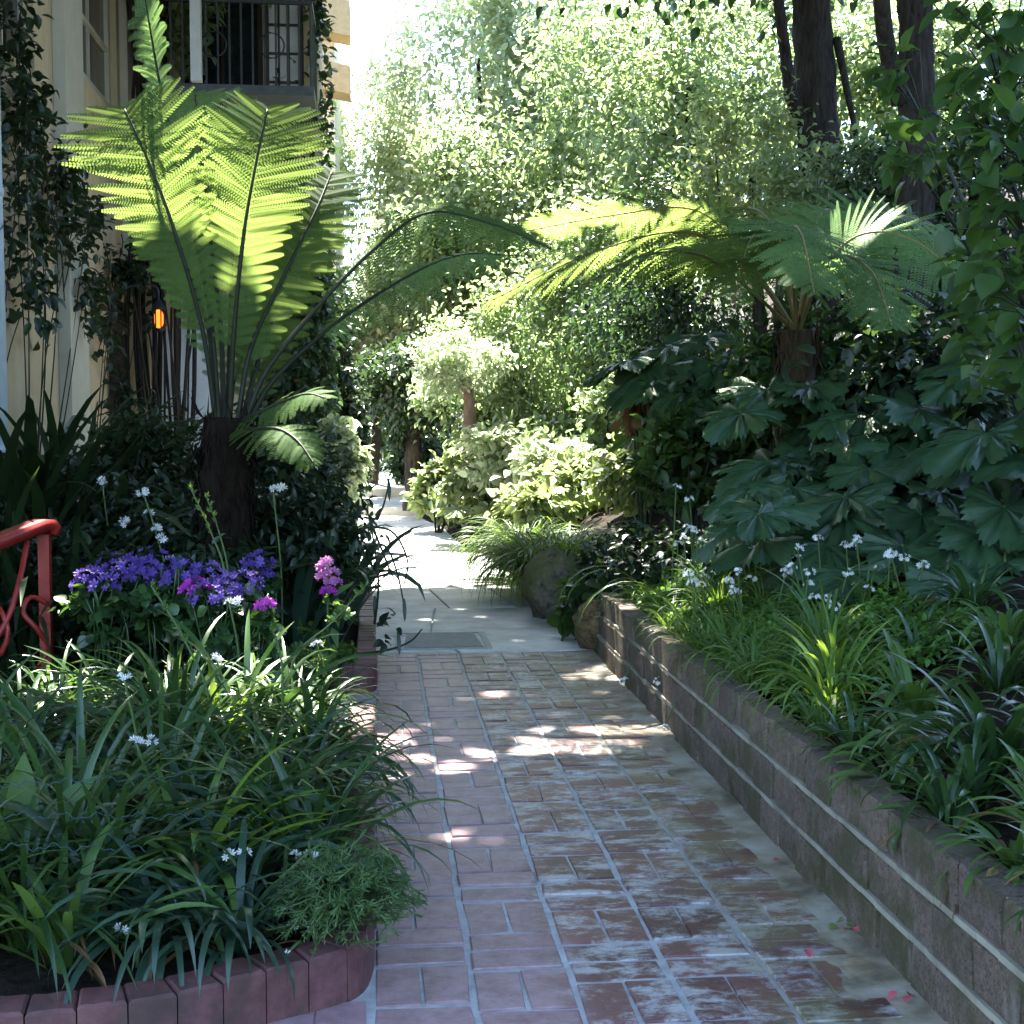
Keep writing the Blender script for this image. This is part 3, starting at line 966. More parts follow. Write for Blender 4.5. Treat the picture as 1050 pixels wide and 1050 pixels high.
# lit wall lantern
lp = P(163, 327, 13.4)
la = thing('wall_lantern', 'glowing amber porch lantern on a bracket by the dark shutter', 'lantern', lp)
b = MB(); x, y, z = lp
b.tube([(x, y, z - .085), (x, y, z - .04), (x, y, z + .04), (x, y, z + .085)], [.022, .042, .042, .022], 10)
b.build('glass', M['lamp_glow'], la)
b = MB()
b.tube([(x, y, z + .09), (x, y, z + .10), (x, y, z + .17), (x, y, z + .2)], [.075, .07, .025, .008], 8)
b.tube([(x, y, z - .12), (x, y, z - .09)], [.03, .06], 8)
for k in range(6):
    a_ = k * math.pi / 3
    b.tube([(x + .05 * math.cos(a_), y + .05 * math.sin(a_), z - .09), (x + .05 * math.cos(a_), y + .05 * math.sin(a_), z + .09)], .007, 4)
b.build('cage', M['iron'], la)
b = MB(); b.tube(spline([(x, y, z + .19), (x - .02, y, z + .3), (x - .2, y, z + .32), (HX, y, z + .2)], 14), .012, 6); b.build('bracket', M['iron'], la)

# small white ornament / lantern under the far eaves
p = P(345, 378, 18)
wl_ = thing('hanging_lantern', 'small white hanging lantern before the dark blue window', 'lantern', p)
b = MB(); b.tube([p + (0, 0, q) for q in (-.13, -.1, .04, .06, .1, .16)], [.03, .06, .07, .085, .03, .008], 8); b.build('body', M['paint_white'], wl_)
b = MB(); b.tube([p + (0, 0, .16), p + (0, .0, .6), p + (-.3, .5, 1.0)], .006, 4); b.build('chain', M['iron'], wl_)

# red handrail at the far left
rl_ = thing('handrail', 'bright red painted metal handrail with scrolls at the far left', 'handrail', (-1.6, 6.4, .1))
def bar(mb, pts, w, h):
    C = np.asarray(pts, float)
    T = nrm(np.gradient(C, axis=0))
    sd = nrm(np.cross(T, [0, 0, 1.0]))
    u_ = np.cross(sd, T)
    V = np.stack([C + sd * w / 2 + u_ * h / 2, C - sd * w / 2 + u_ * h / 2, C - sd * w / 2 - u_ * h / 2, C + sd * w / 2 - u_ * h / 2], 1)
    K = len(C)
    i = np.arange(K - 1)[:, None] * 4; j = np.arange(4)[None]
    f = np.stack([i + j, i + (j + 1) % 4, i + 4 + (j + 1) % 4, i + 4 + j], -1).reshape(-1, 4)
    mb.add(V.reshape(-1, 3), [f, [[0, 3, 2, 1]], [[4 * K - 4, 4 * K - 3, 4 * K - 2, 4 * K - 1]]])
b = MB()
pA, pB = P(-90, 588, 5.6), P(44, 538, 6.4)
bar(b, spline([pA, (pA * .3 + pB * .7), pB, pB + (.03, .06, -.035)], 16), .085, .05)
b.build('rail', M['red_paint'], rl_)
for q0, q1 in ((pB + (0, .02, -.03), (pB[0], pB[1] + .02, .08)), (pA + (.1, .05, -.02), (pA[0] + .1, pA[1] + .05, .08))):
    b = MB(); b.box((q0[0] - .025, q0[1] - .025, .08), (q0[0] + .025, q0[1] + .025, q0[2] - .015)); b.build('post', M['red_paint'], rl_, smooth=False)
b = MB()
b.tube(spline([P(-30, 690, 5.9), P(5, 640, 6.), P(20, 595, 6.1), P(28, 555, 6.25)], 16), .013, 6)
b.tube(spline([P(50, 620, 6.35), P(32, 612, 6.3), P(24, 628, 6.25), P(38, 645, 6.25), P(50, 665, 6.3), P(38, 685, 6.3)], 20), .012, 6)
b.tube(spline([P(-20, 612, 5.9), P(0, 625, 6.), P(8, 650, 6.), P(0, 672, 6.)], 16), .012, 6)
b.build('scroll', M['red_paint'], rl_)

# ------------------------------------------------------------------ left tree fern
fb = np.array([P(228, 590, 7.2)[0], 7.2, .12])
ft = P(232, 428, 7.2)
fern = thing('tree_fern', 'tall tree fern with glowing yellow green fronds in the left bed', 'tree fern', fb)
b = MB(); shaggy(b, fb, ft, .165, .11, 900, .15); b.build('trunk', M['fibre'], fern)
c0 = ft + np.array([0, 0, -.03])
def FP(*l): return [c0 + np.array([(l[0][0] - 232) / 1400 * 3, 0, 0])] + [P(*q) for q in l]
KW = dict(fan=True, K=24, droop=.06)
frond(fern, FP((208, 340, 7.1), (180, 240, 6.98), (152, 165, 6.95), (128, 112, 7.05)), .41, 30, (.12, -1, .15), t0=.26, tipw=.2, **KW)
frond(fern, FP((240, 340, 7.1), (250, 240, 7.0), (262, 170, 6.98), (274, 112, 7.1)), .38, 32, (0, -1, .12), t0=.22, tipw=.25, **KW)
frond(fern, FP((226, 330, 7.5), (214, 230, 7.8), (205, 140, 8.0), (200, 96, 8.3)), .36, 26, (0, -1, .1), 'leaf_fern_skylit', t0=.35, tipw=.2, **KW)
frond(fern, FP((215, 320, 7.2), (190, 200, 7.3), (165, 90, 7.3), (148, -5, 7.1)), .22, 30, (1, -.35, .0), 'leaf_fern_skylit', t0=.5, tipw=.4, fan=True)
frond(fern, FP((258, 355, 7.2), (295, 275, 7.3), (322, 220, 7.4), (340, 176, 7.6)), .32, 28, (-.1, -1, .2), t0=.22, tipw=.3, **KW)
frond(fern, FP((236, 340, 7.6), (238, 260, 7.9), (240, 190, 8.1), (244, 160, 8.4)), .34, 28, (0, -1, 0), 'leaf_fern', t0=.12, tipw=.4, **KW)
frond(fern, FP((268, 360, 7.6), (300, 270, 7.9), (316, 215, 8.2), (322, 180, 8.6)), .34, 28, (0, -1, 0), 'leaf_fern', t0=.10, tipw=.4, **KW)
frond(fern, FP((275, 378, 7.2), (330, 310, 7.2), (388, 252, 7.1), (440, 218, 6.9), (505, 230, 6.7), (565, 255, 6.6)), .19, 40, (-.3, -.8, .9), 'leaf_fern', t0=.35, droop=.6, K=12)
frond(fern, FP((282, 388, 7.3), (340, 335, 7.5), (410, 288, 7.7), (470, 262, 7.8), (530, 262, 7.9)), .20, 40, (-.2, -.6, 1), 'leaf_fern_skylit', t0=.38, droop=.5)
frond(fern, FP((262, 425, 7.0), (290, 412, 6.9), (315, 404, 6.8), (334, 408, 6.7)), .17, 20, (0, -.7, 1), 'leaf_fern', t0=.15)
frond(fern, FP((258, 440, 6.9), (285, 440, 6.7), (305, 452, 6.6), (322, 475, 6.5)), .17, 20, (0, -.7, 1), 'leaf_fern', t0=.15)
frond(fern, FP((214, 340, 7.6), (190, 270, 7.9), (170, 225, 8.2), (158, 200, 8.5)), .28, 24, (.1, -1, 0), 'leaf_fern_skylit', t0=.2, tipw=.4, **KW)

# ------------------------------------------------------------------ right tree fern
rt_top = P(818, 338, 8.0)
rt_base = np.array([rt_top[0] + .05, 8.1, float(gz(rt_top[0], 8.1)) - .05])
rfern = thing('tree_fern', 'tree fern with flat spreading fronds on the right bank', 'tree fern', rt_base)
b = MB(); shaggy(b, rt_base, rt_top, .15, .10, 700, .16); b.build('trunk', M['fibre_tan'], rfern)
def RP(*l): return [rt_top + np.array([0, 0, -.03])] + [P(*q) for q in l]
frond(rfern, RP((768, 275, 7.8), (705, 238, 7.5), (610, 258, 7.2), (495, 312, 6.9)), .42, 42, (.1, .55, 1), 'leaf_fern', 'stalk_tan', .28, 20, .2, .014)
frond(rfern, RP((775, 278, 8.2), (715, 216, 8.5), (620, 222, 8.9), (515, 242, 9.2)), .42, 42, (.1, .55, 1), 'leaf_fern', 'stalk_tan', .28, 20, .2, .014)
frond(rfern, RP((772, 300, 7.6), (720, 262, 7.1), (660, 262, 6.7), (600, 290, 6.4)), .34, 36, (.1, .55, 1), 'leaf_fern', 'stalk_tan', .3, 20, .25, .012)
RK = dict(t0=.2, K=20, droop=.15, r0=.013)
frond(rfern, RP((845, 275, 7.8), (885, 240, 7.6), (940, 248, 7.4), (1000, 300, 7.2)), .50, 40, (0, -.75, .8), 'leaf_fern_skylit', 'stalk_tan', **RK)
frond(rfern, RP((838, 262, 8.2), (870, 226, 8.4), (920, 220, 8.6), (985, 245, 8.8)), .46, 38, (0, -.7, .8), 'leaf_fern_skylit', 'stalk_tan', **RK)
frond(rfern, RP((812, 268, 7.7), (812, 236, 7.2), (822, 240, 6.6), (835, 300, 6.1)), .46, 34, (0, -.8, .7), 'leaf_fern_skylit', 'stalk_tan', **RK)
frond(rfern, RP((832, 285, 7.7), (862, 262, 7.3), (895, 280, 6.9), (915, 335, 6.6)), .42, 34, (0, -.8, .7), 'leaf_fern_skylit', 'stalk_tan', **RK)
frond(rfern, RP((800, 265, 8.0), (785, 236, 7.7), (768, 250, 7.3), (752, 310, 7.0)), .38, 34, (0, -.7, .8), 'leaf_fern', 'stalk_tan', **RK)
frond(rfern, RP((828, 262, 8.5), (840, 222, 9.0), (855, 215, 9.5), (875, 228, 10.)), .40, 32, (0, -.5, 1), 'leaf_fern_skylit', 'stalk_tan', **RK)
frond(rfern, RP((805, 265, 8.5), (785, 222, 9.1), (760, 212, 9.7), (735, 218, 10.2)), .38, 32, (0, -.5, 1), 'leaf_fern', 'stalk_tan', **RK)

# ------------------------------------------------------------------ strap-leaved clumps
def strap_clump(name, label, loc, n, L, W, mat, group, spreadr=.06, e=(35, 88), droop=(60, 150), cat='plant', K=9, stem=None, p=1.5):
    loc = np.asarray(loc, float)
    mb = MB()
    az = rng.uniform(0, 2 * math.pi, n)
    r_ = rng.uniform(0, 1, n)
    bs = loc + np.stack([np.cos(az) * r_ * spreadr, np.sin(az) * r_ * spreadr, np.full(n, -.01)], -1)
    straps(mb, bs, az, rng.uniform(.65, 1.1, n) * L, rng.uniform(.75, 1.2, n) * W, np.radians(rng.uniform(e[0], e[1], n)), np.radians(rng.uniform(droop[0], droop[1], n)), K, .22, 0, p)
    mats = [M[mat]]
    if name == 'strap_leaf_plant':
        k = max(3, n // 9)
        straps(mb, loc + rng.normal(0, .04, (k, 3)) * (1, 1, 0), rng.uniform(0, 6.28, k), rng.uniform(.5, .95, k) * L, W * .6, np.radians(rng.uniform(5, 60, k)), np.radians(rng.uniform(60, 120, k)), K, .5, 1, 1.)
        mats.append(M['leaf_dry'])
    return tag(mb.build(name, mats, loc=loc), label, cat, group)

G1 = 'strap-leaved clumps filling the near left bed'
protos = [strap_clump('strap_leaf_plant', 'dark green strap-leaved clump in the middle of the near left bed', (-.6 - .5 * k, 4.6 + .3 * k, .12), n, L, W, m, G1, .07, e, d)
          for k, (n, L, W, m, e, d) in enumerate([(58, .66, .026, 'leaf_strap', (40, 88), (60, 150)), (52, .60, .031, 'leaf_strap_blue', (35, 85), (70, 160)), (60, .72, .022, 'leaf_strap', (45, 88), (50, 140)), (46, .55, .034, 'leaf_strap', (30, 80), (60, 150))])]
spots = []
yy = 3.32
rowi = 0
while yy < 6.2:
    x = -.26 - (.09 if rowi % 2 else 0)
    lim = -.53 * yy - .35 + .388 * 0
    while x > -.30 * yy - .5:
        spots.append((x + rng.normal(0, .05), yy + rng.normal(0, .05)))
        x -= .27
    yy += .30
    rowi += 1
for i, (x, y) in enumerate(spots):
    lab = 'dark green strap-leaved clump in the middle of the near left bed'
    if y < 3.55: lab = 'strap-leaved clump right behind the rounded front kerb of the near left bed'
    elif x > -.42: lab = 'strap-leaved clump arching over the left edge of the brick path'
    elif y > 5.6: lab = 'strap-leaved clump just in front of the violet flowers'
    sc = rng.uniform(.72, 1.08) * (.72 if y < 3.5 else 1)
    if y > 5.3: sc *= .8
    if y > 5.5 and x > -.5: sc *= .7
    dup(protos[rng.integers(4)], (x, y, .11), rng.uniform(0, 6.28), sc, lab)
for k, pr in enumerate(protos):
    pr.location = [(-.9, 4.2, .11), (-1.35, 4.75, .11), (-.75, 5.15, .11), (-.4, 4.35, .11)][k]

# lime clumps
for (px, py, Y, s, lab) in ((200, 835, 3.75, .55, 'lime green strap-leaved clump showing through behind the wire strands'), (230, 700, 5.2, .6, 'lime green strap-leaved clump below the violet flowers'), (70, 960, 3.25, .4, 'small green leaf tuft low at the front left of the bed')):
    q = P(px, py, Y)
    strap_clump('strap_leaf_plant', lab, (q[0], Y, .11), 30, s, .03, 'leaf_lime' if py < 900 else 'leaf_grass', 'lime strap-leaved clumps in the left bed', .05, (35, 85), (30, 110))
# broad leaf
q = P(12, 800, 3.6)
o = strap_clump('broad_leaf_plant', 'broad pale green pointed leaves at the left edge of the near bed', (q[0], 3.6, .11), 6, .45, .10, 'leaf_grass', None, .03, (70, 88), (10, 60))
q = P(120, 800, 3.4)
o = strap_clump('broad_leaf_plant', 'single wide pale blade hanging over the wire strands', (q[0] - .05, 3.5, .11), 4, .85, .04, 'leaf_strap_blue', None, .03, (70, 85), (110, 190))

# dark tall background straps on the left, by the house
G2 = 'tall dark cane-like plants before the house wall'
pt = strap_clump('cane_plant', 'tall dark cane plant against the creeper at the house wall', (-2.2, 8.4, .12), 70, 1.35, .055, 'leaf_dark', G2, .24, (50, 89), (40, 150))
for (px, Y, s) in ((15, 8.8, 1.45), (55, 9.3, 1.5), (85, 9.9, 1.35), (-15, 8.2, 1.4), (35, 8.5, 1.3), (140, 11, 1.1), (25, 6.9, .85), (75, 7.2, .9), (120, 7.0, .7), (-10, 7.1, 1.), (170, 7.5, .7), (10, 7.6, 1.05), (45, 8.3, 1.1), (80, 8.8, 1.), (110, 9.2, .9), (150, 8.6, .8), (20, 9.3, 1.25), (185, 9., .75), (130, 7.9, .7)):
    X = P(px, 435, Y)[0]
    dup(pt, (X, Y, .12), rng.uniform(0, 6.28), s * rng.uniform(.9, 1.05))
pt.location = (P(60, 435, 7.5)[0], 7.5, .12); pt.scale = (.8, .8, .8)
# ferny dark undergrowth behind flowers
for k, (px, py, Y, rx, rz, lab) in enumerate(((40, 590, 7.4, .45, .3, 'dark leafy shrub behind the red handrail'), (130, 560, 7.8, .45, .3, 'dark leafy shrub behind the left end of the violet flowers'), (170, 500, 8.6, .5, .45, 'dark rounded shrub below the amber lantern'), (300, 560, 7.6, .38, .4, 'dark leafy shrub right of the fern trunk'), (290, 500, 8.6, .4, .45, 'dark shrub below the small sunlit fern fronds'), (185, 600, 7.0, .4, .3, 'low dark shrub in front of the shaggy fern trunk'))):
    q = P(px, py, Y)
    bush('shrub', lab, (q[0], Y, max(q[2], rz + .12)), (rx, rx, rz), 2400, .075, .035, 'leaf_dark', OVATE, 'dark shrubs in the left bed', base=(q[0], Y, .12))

# iris-like broad straps arching over the path from the second bed
G3 = 'broad grey green strap plants at the left path edge'
for k, (px, Y, n, s, lab) in enumerate(((332, 7.7, 20, .85, 'broad grey green strap plant arching over the path left of the flagstones'), (318, 8.2, 22, 1.0, 'broad strap plant between the fern trunk and the path edge'), (355, 8.7, 20, .9, 'broad strap plant at the far end of the second kerb'), (300, 7.5, 18, .8, 'broad strap plant behind the pink stock flowers'))):
    X = P(px, 435, Y)[0]
    strap_clump('iris_plant', lab, (X, Y, .14), n, s, .06, 'leaf_strap_blue', G3, .08, (55, 88), (40, 160), p=2.2)
# dry dark stalks leaning over the path
q = P(385, 600, 7.4)
ds = thing('dry_stalk', 'thin dark dry seed stalks leaning over the sunlit flagstones', 'dry stalk', (q[0], 7.4, .14))
b = MB()
for path in ([(372, 560), (395, 560), (408, 590), (415, 625)], [(370, 545), (390, 525), (398, 500)], [(372, 540), (402, 545), (418, 575), (414, 600)], [(384, 640), (388, 600), (384, 560), (376, 520)], [(352, 672), (395, 667), (420, 658), (433, 645)], [(378, 530), (396, 575), (402, 590)]):
    b.tube(spline([P(x, y, 7.35) for x, y in path], 14), np.linspace(.008, .004, 14), 5)
b.build('stalks', M['stalk_dark'], ds)
b = MB()
for (x, y) in ((414, 628), (398, 505), (384, 625), (408, 662)):
    straps(b, P(x, y - 14, 7.35), np.array([-1.4]), .13, .022, R(-60), R(30), 5)
for (x, y) in ((396, 645), (392, 655), (400, 640)):
    cloud(b, P(x, y, 7.35), (.05, .04, .05), 5, .07, .045, OVATE, 0, 3)
b.build('leaves', M['leaf_dark'], ds)

# ------------------------------------------------------------------ flowers
def flowers(mb, c, rad, n, size, tmpl, mat=0, upw=.6):
    c, rad = np.asarray(c), np.asarray(rad)
    d = rvec(n); d[:, 2] = np.abs(d[:, 2]) * .9 - .15
    d = nrm(d)
    pos = c + d * rad * rng.uniform(.8, 1.05, n)[:, None]
    nz = nrm(d + np.array([0, -.5, upw * .6]) + rvec(n) * .3)
    dy = nrm(np.cross(nz, rvec(n)))
    s = rng.uniform(.75, 1.2, n) * size
    mb.inst(tmpl[0], tmpl[1], pos, dy, nz, s, s, mat)
    return pos, nz
GV = 'violet flower mounds in the left bed'
V = [(98, 600, 6.2, .085, 'violet flower mound at the left end of the row'), (124, 592, 6.25, .10, 'violet flower mound second from the left end of the row'), (152, 588, 6.3, .11, 'tallest violet flower mound in the middle of the row'), (178, 594, 6.3, .10, 'violet flower mound left of the magenta flowers'), (212, 596, 6.3, .085, 'violet flower mound just right of the magenta flowers'), (222, 614, 6.1, .09, 'violet flower mound with a white bloom in front'), (246, 604, 6.2, .09, 'violet flower mound below the single high violet flowers'), (265, 579, 6.5, .055, 'small high violet flower mound right of the others'), (272, 592, 6.5, .035, 'tiny violet flower mound under the high one')]
def mound(px, py, Y, r_, lab, mat, grp, nfl=None):
    q = P(px, py, Y)
    t = thing('flowering_plant', lab, 'flowers', (q[0], Y, .12), grp)
    b = MB()
    n = nfl or int(24 + 3300 * r_ * r_)
    flowers(b, q, (r_ * 1.2, r_, r_ * 1.0), n, .040, FLOWER5)
    b.build('flower_head', M[mat], t)
    b = MB()
    cloud(b, q + (0, 0.02, -.13), (r_ * 1.5, r_ * 1.5, .12), 130, .06, .05, OVATE, 0, 10)
    for k in range(6):
        e = q + rng.normal(0, .5, 3) * r_
        b.tube(spline([(q[0], Y, .12), (q + (q[0], Y, .12)) / 2 + rng.normal(0, .03, 3), e], 6), .005, 4)
    b.build('foliage', M['leaf_strap'], t)
for v in V: mound(*v, 'petal_violet', GV)
mound(200, 604, 6.15, .05, 'magenta flower mound among the violet flowers', 'petal_magenta', None)
mound(272, 622, 6.0, .032, 'small purple pink flowers right of the violet mounds', 'petal_magenta', None)
# pink stock: flower spike
q = P(336, 590, 6.6)
t = thing('stock_flower', 'pink stock flower spike by the path edge', 'flowers', (q[0], 6.6, .14))
b = MB()
for (x, y, r_) in ((335, 577, .025), (341, 588, .022), (331, 592, .025), (338, 597, .02), (329, 583, .015), (345, 598, .018)): flowers(b, P(x, y, 6.6), (r_, r_, r_), 12, .042, FLOWER5)
b.build('flower_head', M['petal_pink'], t)
b = MB(); flowers(b, P(337, 607, 6.6), (.028, .028, .02), 14, .042, FLOWER5); b.build('flower_head', M['petal_magenta'], t)
b = MB(); b.tube([(q[0], 6.6, .14), P(336, 640, 6.6), P(336, 580, 6.6)], .008, 5); cloud(b, P(336, 650, 6.6), (.12, .1, .16), 60, .1, .04, LANCE, 0, 8); b.build('foliage', M['leaf_grass'], t)
# pale scalloped leaves below it
q = P(335, 668, 6.4)
bush('leafy_plant', 'pale green scalloped leaves spilling over the second kerb end', (q[0], 6.45, .36), (.18, .16, .2), 110, .075, .075, 'leaf_grass', LOBED[3], nst=4, base=(q[0], 6.5, .12), ncl=10)

def spike(name, label, group, base, pts, fls, size=.045, mat='petal_white', tm=FLOWER6, r_=.004):
    t = thing(name, label, 'flowers', base, group)
    b = MB(); b.tube(spline([base] + pts, 14), np.linspace(r_ * 1.5, r_, 14), 5); b.build('stem', M['stalk_green'], t)
    for f in fls:
        b = MB(); flowers(b, f[0], (f[1],) * 3, f[2], size, tm); b.build('flower', M[mat], t)
    return t
Y = 6.9
q = P(172, 620, Y)
spike('freesia', 'white freesia flowers on a curving stem above the violet mounds', None, np.array([q[0], Y, .12]), [P(172, 600, Y), P(158, 540, Y), P(147, 506, Y)],
      [(P(142, 509, Y), .02, 6), (P(149, 505, Y), .015, 4), (P(159, 543, Y), .018, 6), (P(166, 553, Y), .015, 5), (P(173, 573, Y), .012, 4), (P(152, 527, Y), .01, 3), (P(130, 538, Y), .014, 4), (P(128, 534, Y), .01, 3)], .036)
GW = 'small white flowers on stems in the near left bed'
for k, (px, py, Y, lab) in enumerate(((127, 695, 4.2, 'white star flower left of centre in the near bed'), (140, 762, 4.0, 'white flower pair low among the dark straps'), (222, 676, 5.2, 'white flower cluster below the violet mounds'), (235, 618, 5.9, 'white bloom in front of the violet flowers'), (325, 661, 5.8, 'white flower cluster near the second kerb end'), (303, 879, 3.5, 'white flower beside the fine leaved bush'), (123, 955, 3.2, 'white flower low by the front kerb'), (301, 953, 3.3, 'white flower by the rounded kerb corner'), (292, 980, 3.25, 'tiny white flower lying on the kerb edge'), (234, 877, 3.45, 'tiny white flower in the dark straps'), (105, 495, 7.4, 'white drooping flower before the house plants'), (280, 502, 7.0, 'white flower right of the fern trunk'))):
    q = P(px, py, Y)
    spike('white_flower', lab, GW, np.array([q[0] + .03, Y + .05, .11]), [(q + (q[0] + .03, Y + .05, .11)) / 2 + (.02, 0, .03), q], [(q, .012, 5)] + ([(q + (.04, 0, .004), .01, 4)] if k % 2 else []), .022 * Y / 4.5 + .004)
# tall green seed spikes
for (x0, y0, x1, y1, Y, lab) in ((232, 600, 195, 500, 6.2, 'thin pale seed spike leaning left before the fern trunk'), (235, 600, 210, 505, 6.3, 'thin pale seed spike right beside the leaning one'), (215, 720, 155, 600, 4.8, 'long bent pale stem crossing the violet flowers'), (290, 720, 278, 640, 5., 'upright pale stem right of the violet mounds'), (300, 680, 375, 600, 5.4, 'long thin stem leaning towards the path')):
    a_, e_ = P(x0, y0, Y), P(x1, y1, Y)
    t = thing('seed_stalk', lab, 'stalk', (a_[0], Y, .11), 'thin stems standing up from the left bed')
    b = MB(); C = spline([(a_[0], Y, .11), a_, (a_ + e_) / 2 + (.015, 0, .01), e_], 16); b.tube(C, np.linspace(.006, .003, 16), 5); b.build('stem', M['stalk_green'], t)
    b = MB(); k = 26; pos = C[-1] + (C[-6] - C[-1]) * rng.random(k)[:, None]; b.inst(LANCE[0], LANCE[1], pos, rvec(k) + (0, 0, 1.), rvec(k), .03, .012); b.build('seeds', M['leaf_grass'], t)

# fine-leaved bush spilling over the kerb corner
q = np.array([-.10, 3.40, .235])
rb = thing('rosemary_bush', 'fine needle-leaved bush spilling over the rounded kerb corner', 'shrub', (-.12, 3.42, .12))
b = MB(); sb = MB()
for k in range(240):
    d = rvec(1)[0]; d[2] = abs(d[2]) * .8 - .1
    e = q + d * np.array([.19, .24, .17]) * rng.uniform(.75, 1.15) + np.array([0, 0, -.05])
    C = spline([(-.14, 3.44, .12), (q + e) / 2 + rng.normal(0, .03, 3), e], 8)
    sb.tube(C, .0022, 4)
    n = 38; s = rng.uniform(.35, 1.0, n); i = np.minimum((s * 7).astype(int), 6)
    pos = C[i] + (C[i + 1] - C[i]) * (s * 7 - i)[:, None]
    dv = nrm((C[i + 1] - C[i]) / .03 + rvec(n) * 1.1)
    b.inst(NEEDLE[0], NEEDLE[1], pos, dv, rvec(n), rng.uniform(.016, .03, n), .0035)
b.build('foliage', M['leaf_rosemary'], rb); sb.build('stems', M['stalk_green'], rb)

# wire strands
t = thing('wire_fence', 'three thin wavy green wire strands in front of the near left bed', 'wire', (-.8, 3.06, .14))
for k, (py, pe, xe) in enumerate(((805, 792, 250), (836, 838, 270), (868, 870, 150))):
    b = MB(); xs_ = np.linspace(-60, xe, 70)
    yv = py + (pe - py) * (xs_ / xe) + 3.0 * np.sin(xs_ * .16 + k) + 2. * np.sin(xs_ * .43)
    b.tube([P(x, y, 3.1 + .12 * max(0, (x - 100) / 150)) for x, y in zip(xs_, yv)], .0012, 4)
    b.build('strand', M['wire'], t)

# ------------------------------------------------------------------ right bed
def rz_(X, Y): return float(gz(X, Y)) - .03
# moss carpet
b = MB(); n = 14000
x = 1.46 + rng.random(n) ** 1.3 * .75; y = rng.uniform(4.6, 8.1, n); z = gz(x, y) - .03 + rng.random(n) * .06 + .03 * np.sin(x * 9) * np.sin(y * 8) + .03
b.inst(OVATE[0], OVATE[1], np.stack([x, y, z], -1), rvec(n) + (-.3, -.3, .2), rvec(n) * .5 + (0, 0, 1.), .035, .022)
tag(b.build('moss_carpet', M['leaf_moss']), 'bright green carpet of tiny leaves on the bed behind the wall end', 'ground cover', kind='stuff')

GG = 'grassy clumps along the top of the brick wall'
gp = [strap_clump('grass_clump', 'fine green grassy clump hanging over the middle of the brick wall', (1.6 + .1 * k, 6 - k * .4, .35), n, L, W, m, GG, .06, (35, 88), (50, 150)) for k, (n, L, W, m) in enumerate(((80, .42, .011, 'leaf_grass'), (70, .48, .014, 'leaf_grass'), (60, .40, .016, 'leaf_lime')))]
for (X, Y, k, s) in [(1.47, 7.7, 0, .6), (1.47, 7.2, 0, .7), (1.46, 6.7, 0, .8), (1.47, 6.3, 1, .8), (1.46, 5.95, 0, .9), (1.47, 5.6, 1, .9), (1.46, 5.2, 0, .95), (1.46, 4.35, 0, .7), (1.55, 6.9, 0, .8), (1.62, 6.5, 1, .9), (1.55, 6.15, 0, 1.), (1.85, 6.4, 1, 1.), (1.6, 5.75, 1, 1.05), (1.9, 5.9, 0, 1.1), (1.56, 5.4, 0, 1.1), (1.8, 5.45, 1, 1.), (2.1, 5.7, 1, 1.), (1.6, 5.05, 1, 1.), (1.9, 7.0, 0, 1.), (2.1, 6.6, 1, 1.), (1.75, 7.4, 0, .7), (2.2, 7.2, 1, .9)]:
    lab = 'fine green grassy clump hanging over the middle of the brick wall' if X < 1.66 else 'fine green grassy clump among the white flowers behind the wall'
    dup(gp[k], (X, Y, rz_(X, Y)), rng.uniform(0, 6.28), s * (.85 if X < 1.5 else .58), lab)
gp[0].location = (1.7, 6.7, rz_(1.7, 6.7)); gp[1].location = (1.75, 5.2, rz_(1.75, 5.2)); gp[2].location = (1.58, 4.62, rz_(1.58, 4.62))
gp[1]['label'] = 'fine green grassy clump among the white flowers behind the wall'
gp[2]['label'] = 'yellow green sunlit upright grass clump where the wall top is bare'
gp[2].scale = (1., 1., 1.0)
q = gp[2].location
dup(gp[2], (1.66, 4.8, rz_(1.66, 4.8)), 2., 1., gp[2]['label'])
GC = 'strap-leaved clumps behind the near end of the wall'
cp = [strap_clump('strap_leaf_plant', 'strap-leaved clump spilling over the near end of the brick wall', (1.7, 3.6 + k, .36), n, L, W, m, GC, .07, (25, 85), (60, 160)) for k, (n, L, W, m) in enumerate(((44, .44, .030, 'leaf_strap'), (40, .40, .030, 'leaf_grass')))]
for i, (X, Y, s) in enumerate([(1.48, 4.1, .7), (1.48, 3.75, .8), (1.47, 3.35, .75), (1.48, 3.0, .7), (1.48, 2.7, .7), (1.60, 3.9, .9), (1.58, 3.45, .8), (1.62, 3.1, .8), (1.9, 3.7, 1.1), (1.85, 3.3, 1.), (2.0, 4.2, 1.15), (1.75, 4.3, 1.), (2.25, 3.9, 1.2), (2.2, 4.6, 1.2), (1.95, 4.75, 1.05), (2.5, 4.4, 1.2), (2.3, 5.1, 1.1), (1.85, 2.9, 1.0), (2.15, 3.3, 1.2), (1.6, 2.8, .8)]):
    lab = 'strap-leaved clump spilling over the near end of the brick wall' if X < 1.7 else 'strap-leaved clump behind the near end of the brick wall'
    dup(cp[i % 2], (X, Y, rz_(X, Y)), rng.uniform(0, 6.28), s * (.9 if X < 1.8 else .68), lab)
cp[0].location = (1.72, 3.62, rz_(1.72, 3.62)); cp[1].location = (2.05, 3.5, rz_(2.05, 3.5))
cp[1]['label'] = 'strap-leaved clump behind the near end of the brick wall'
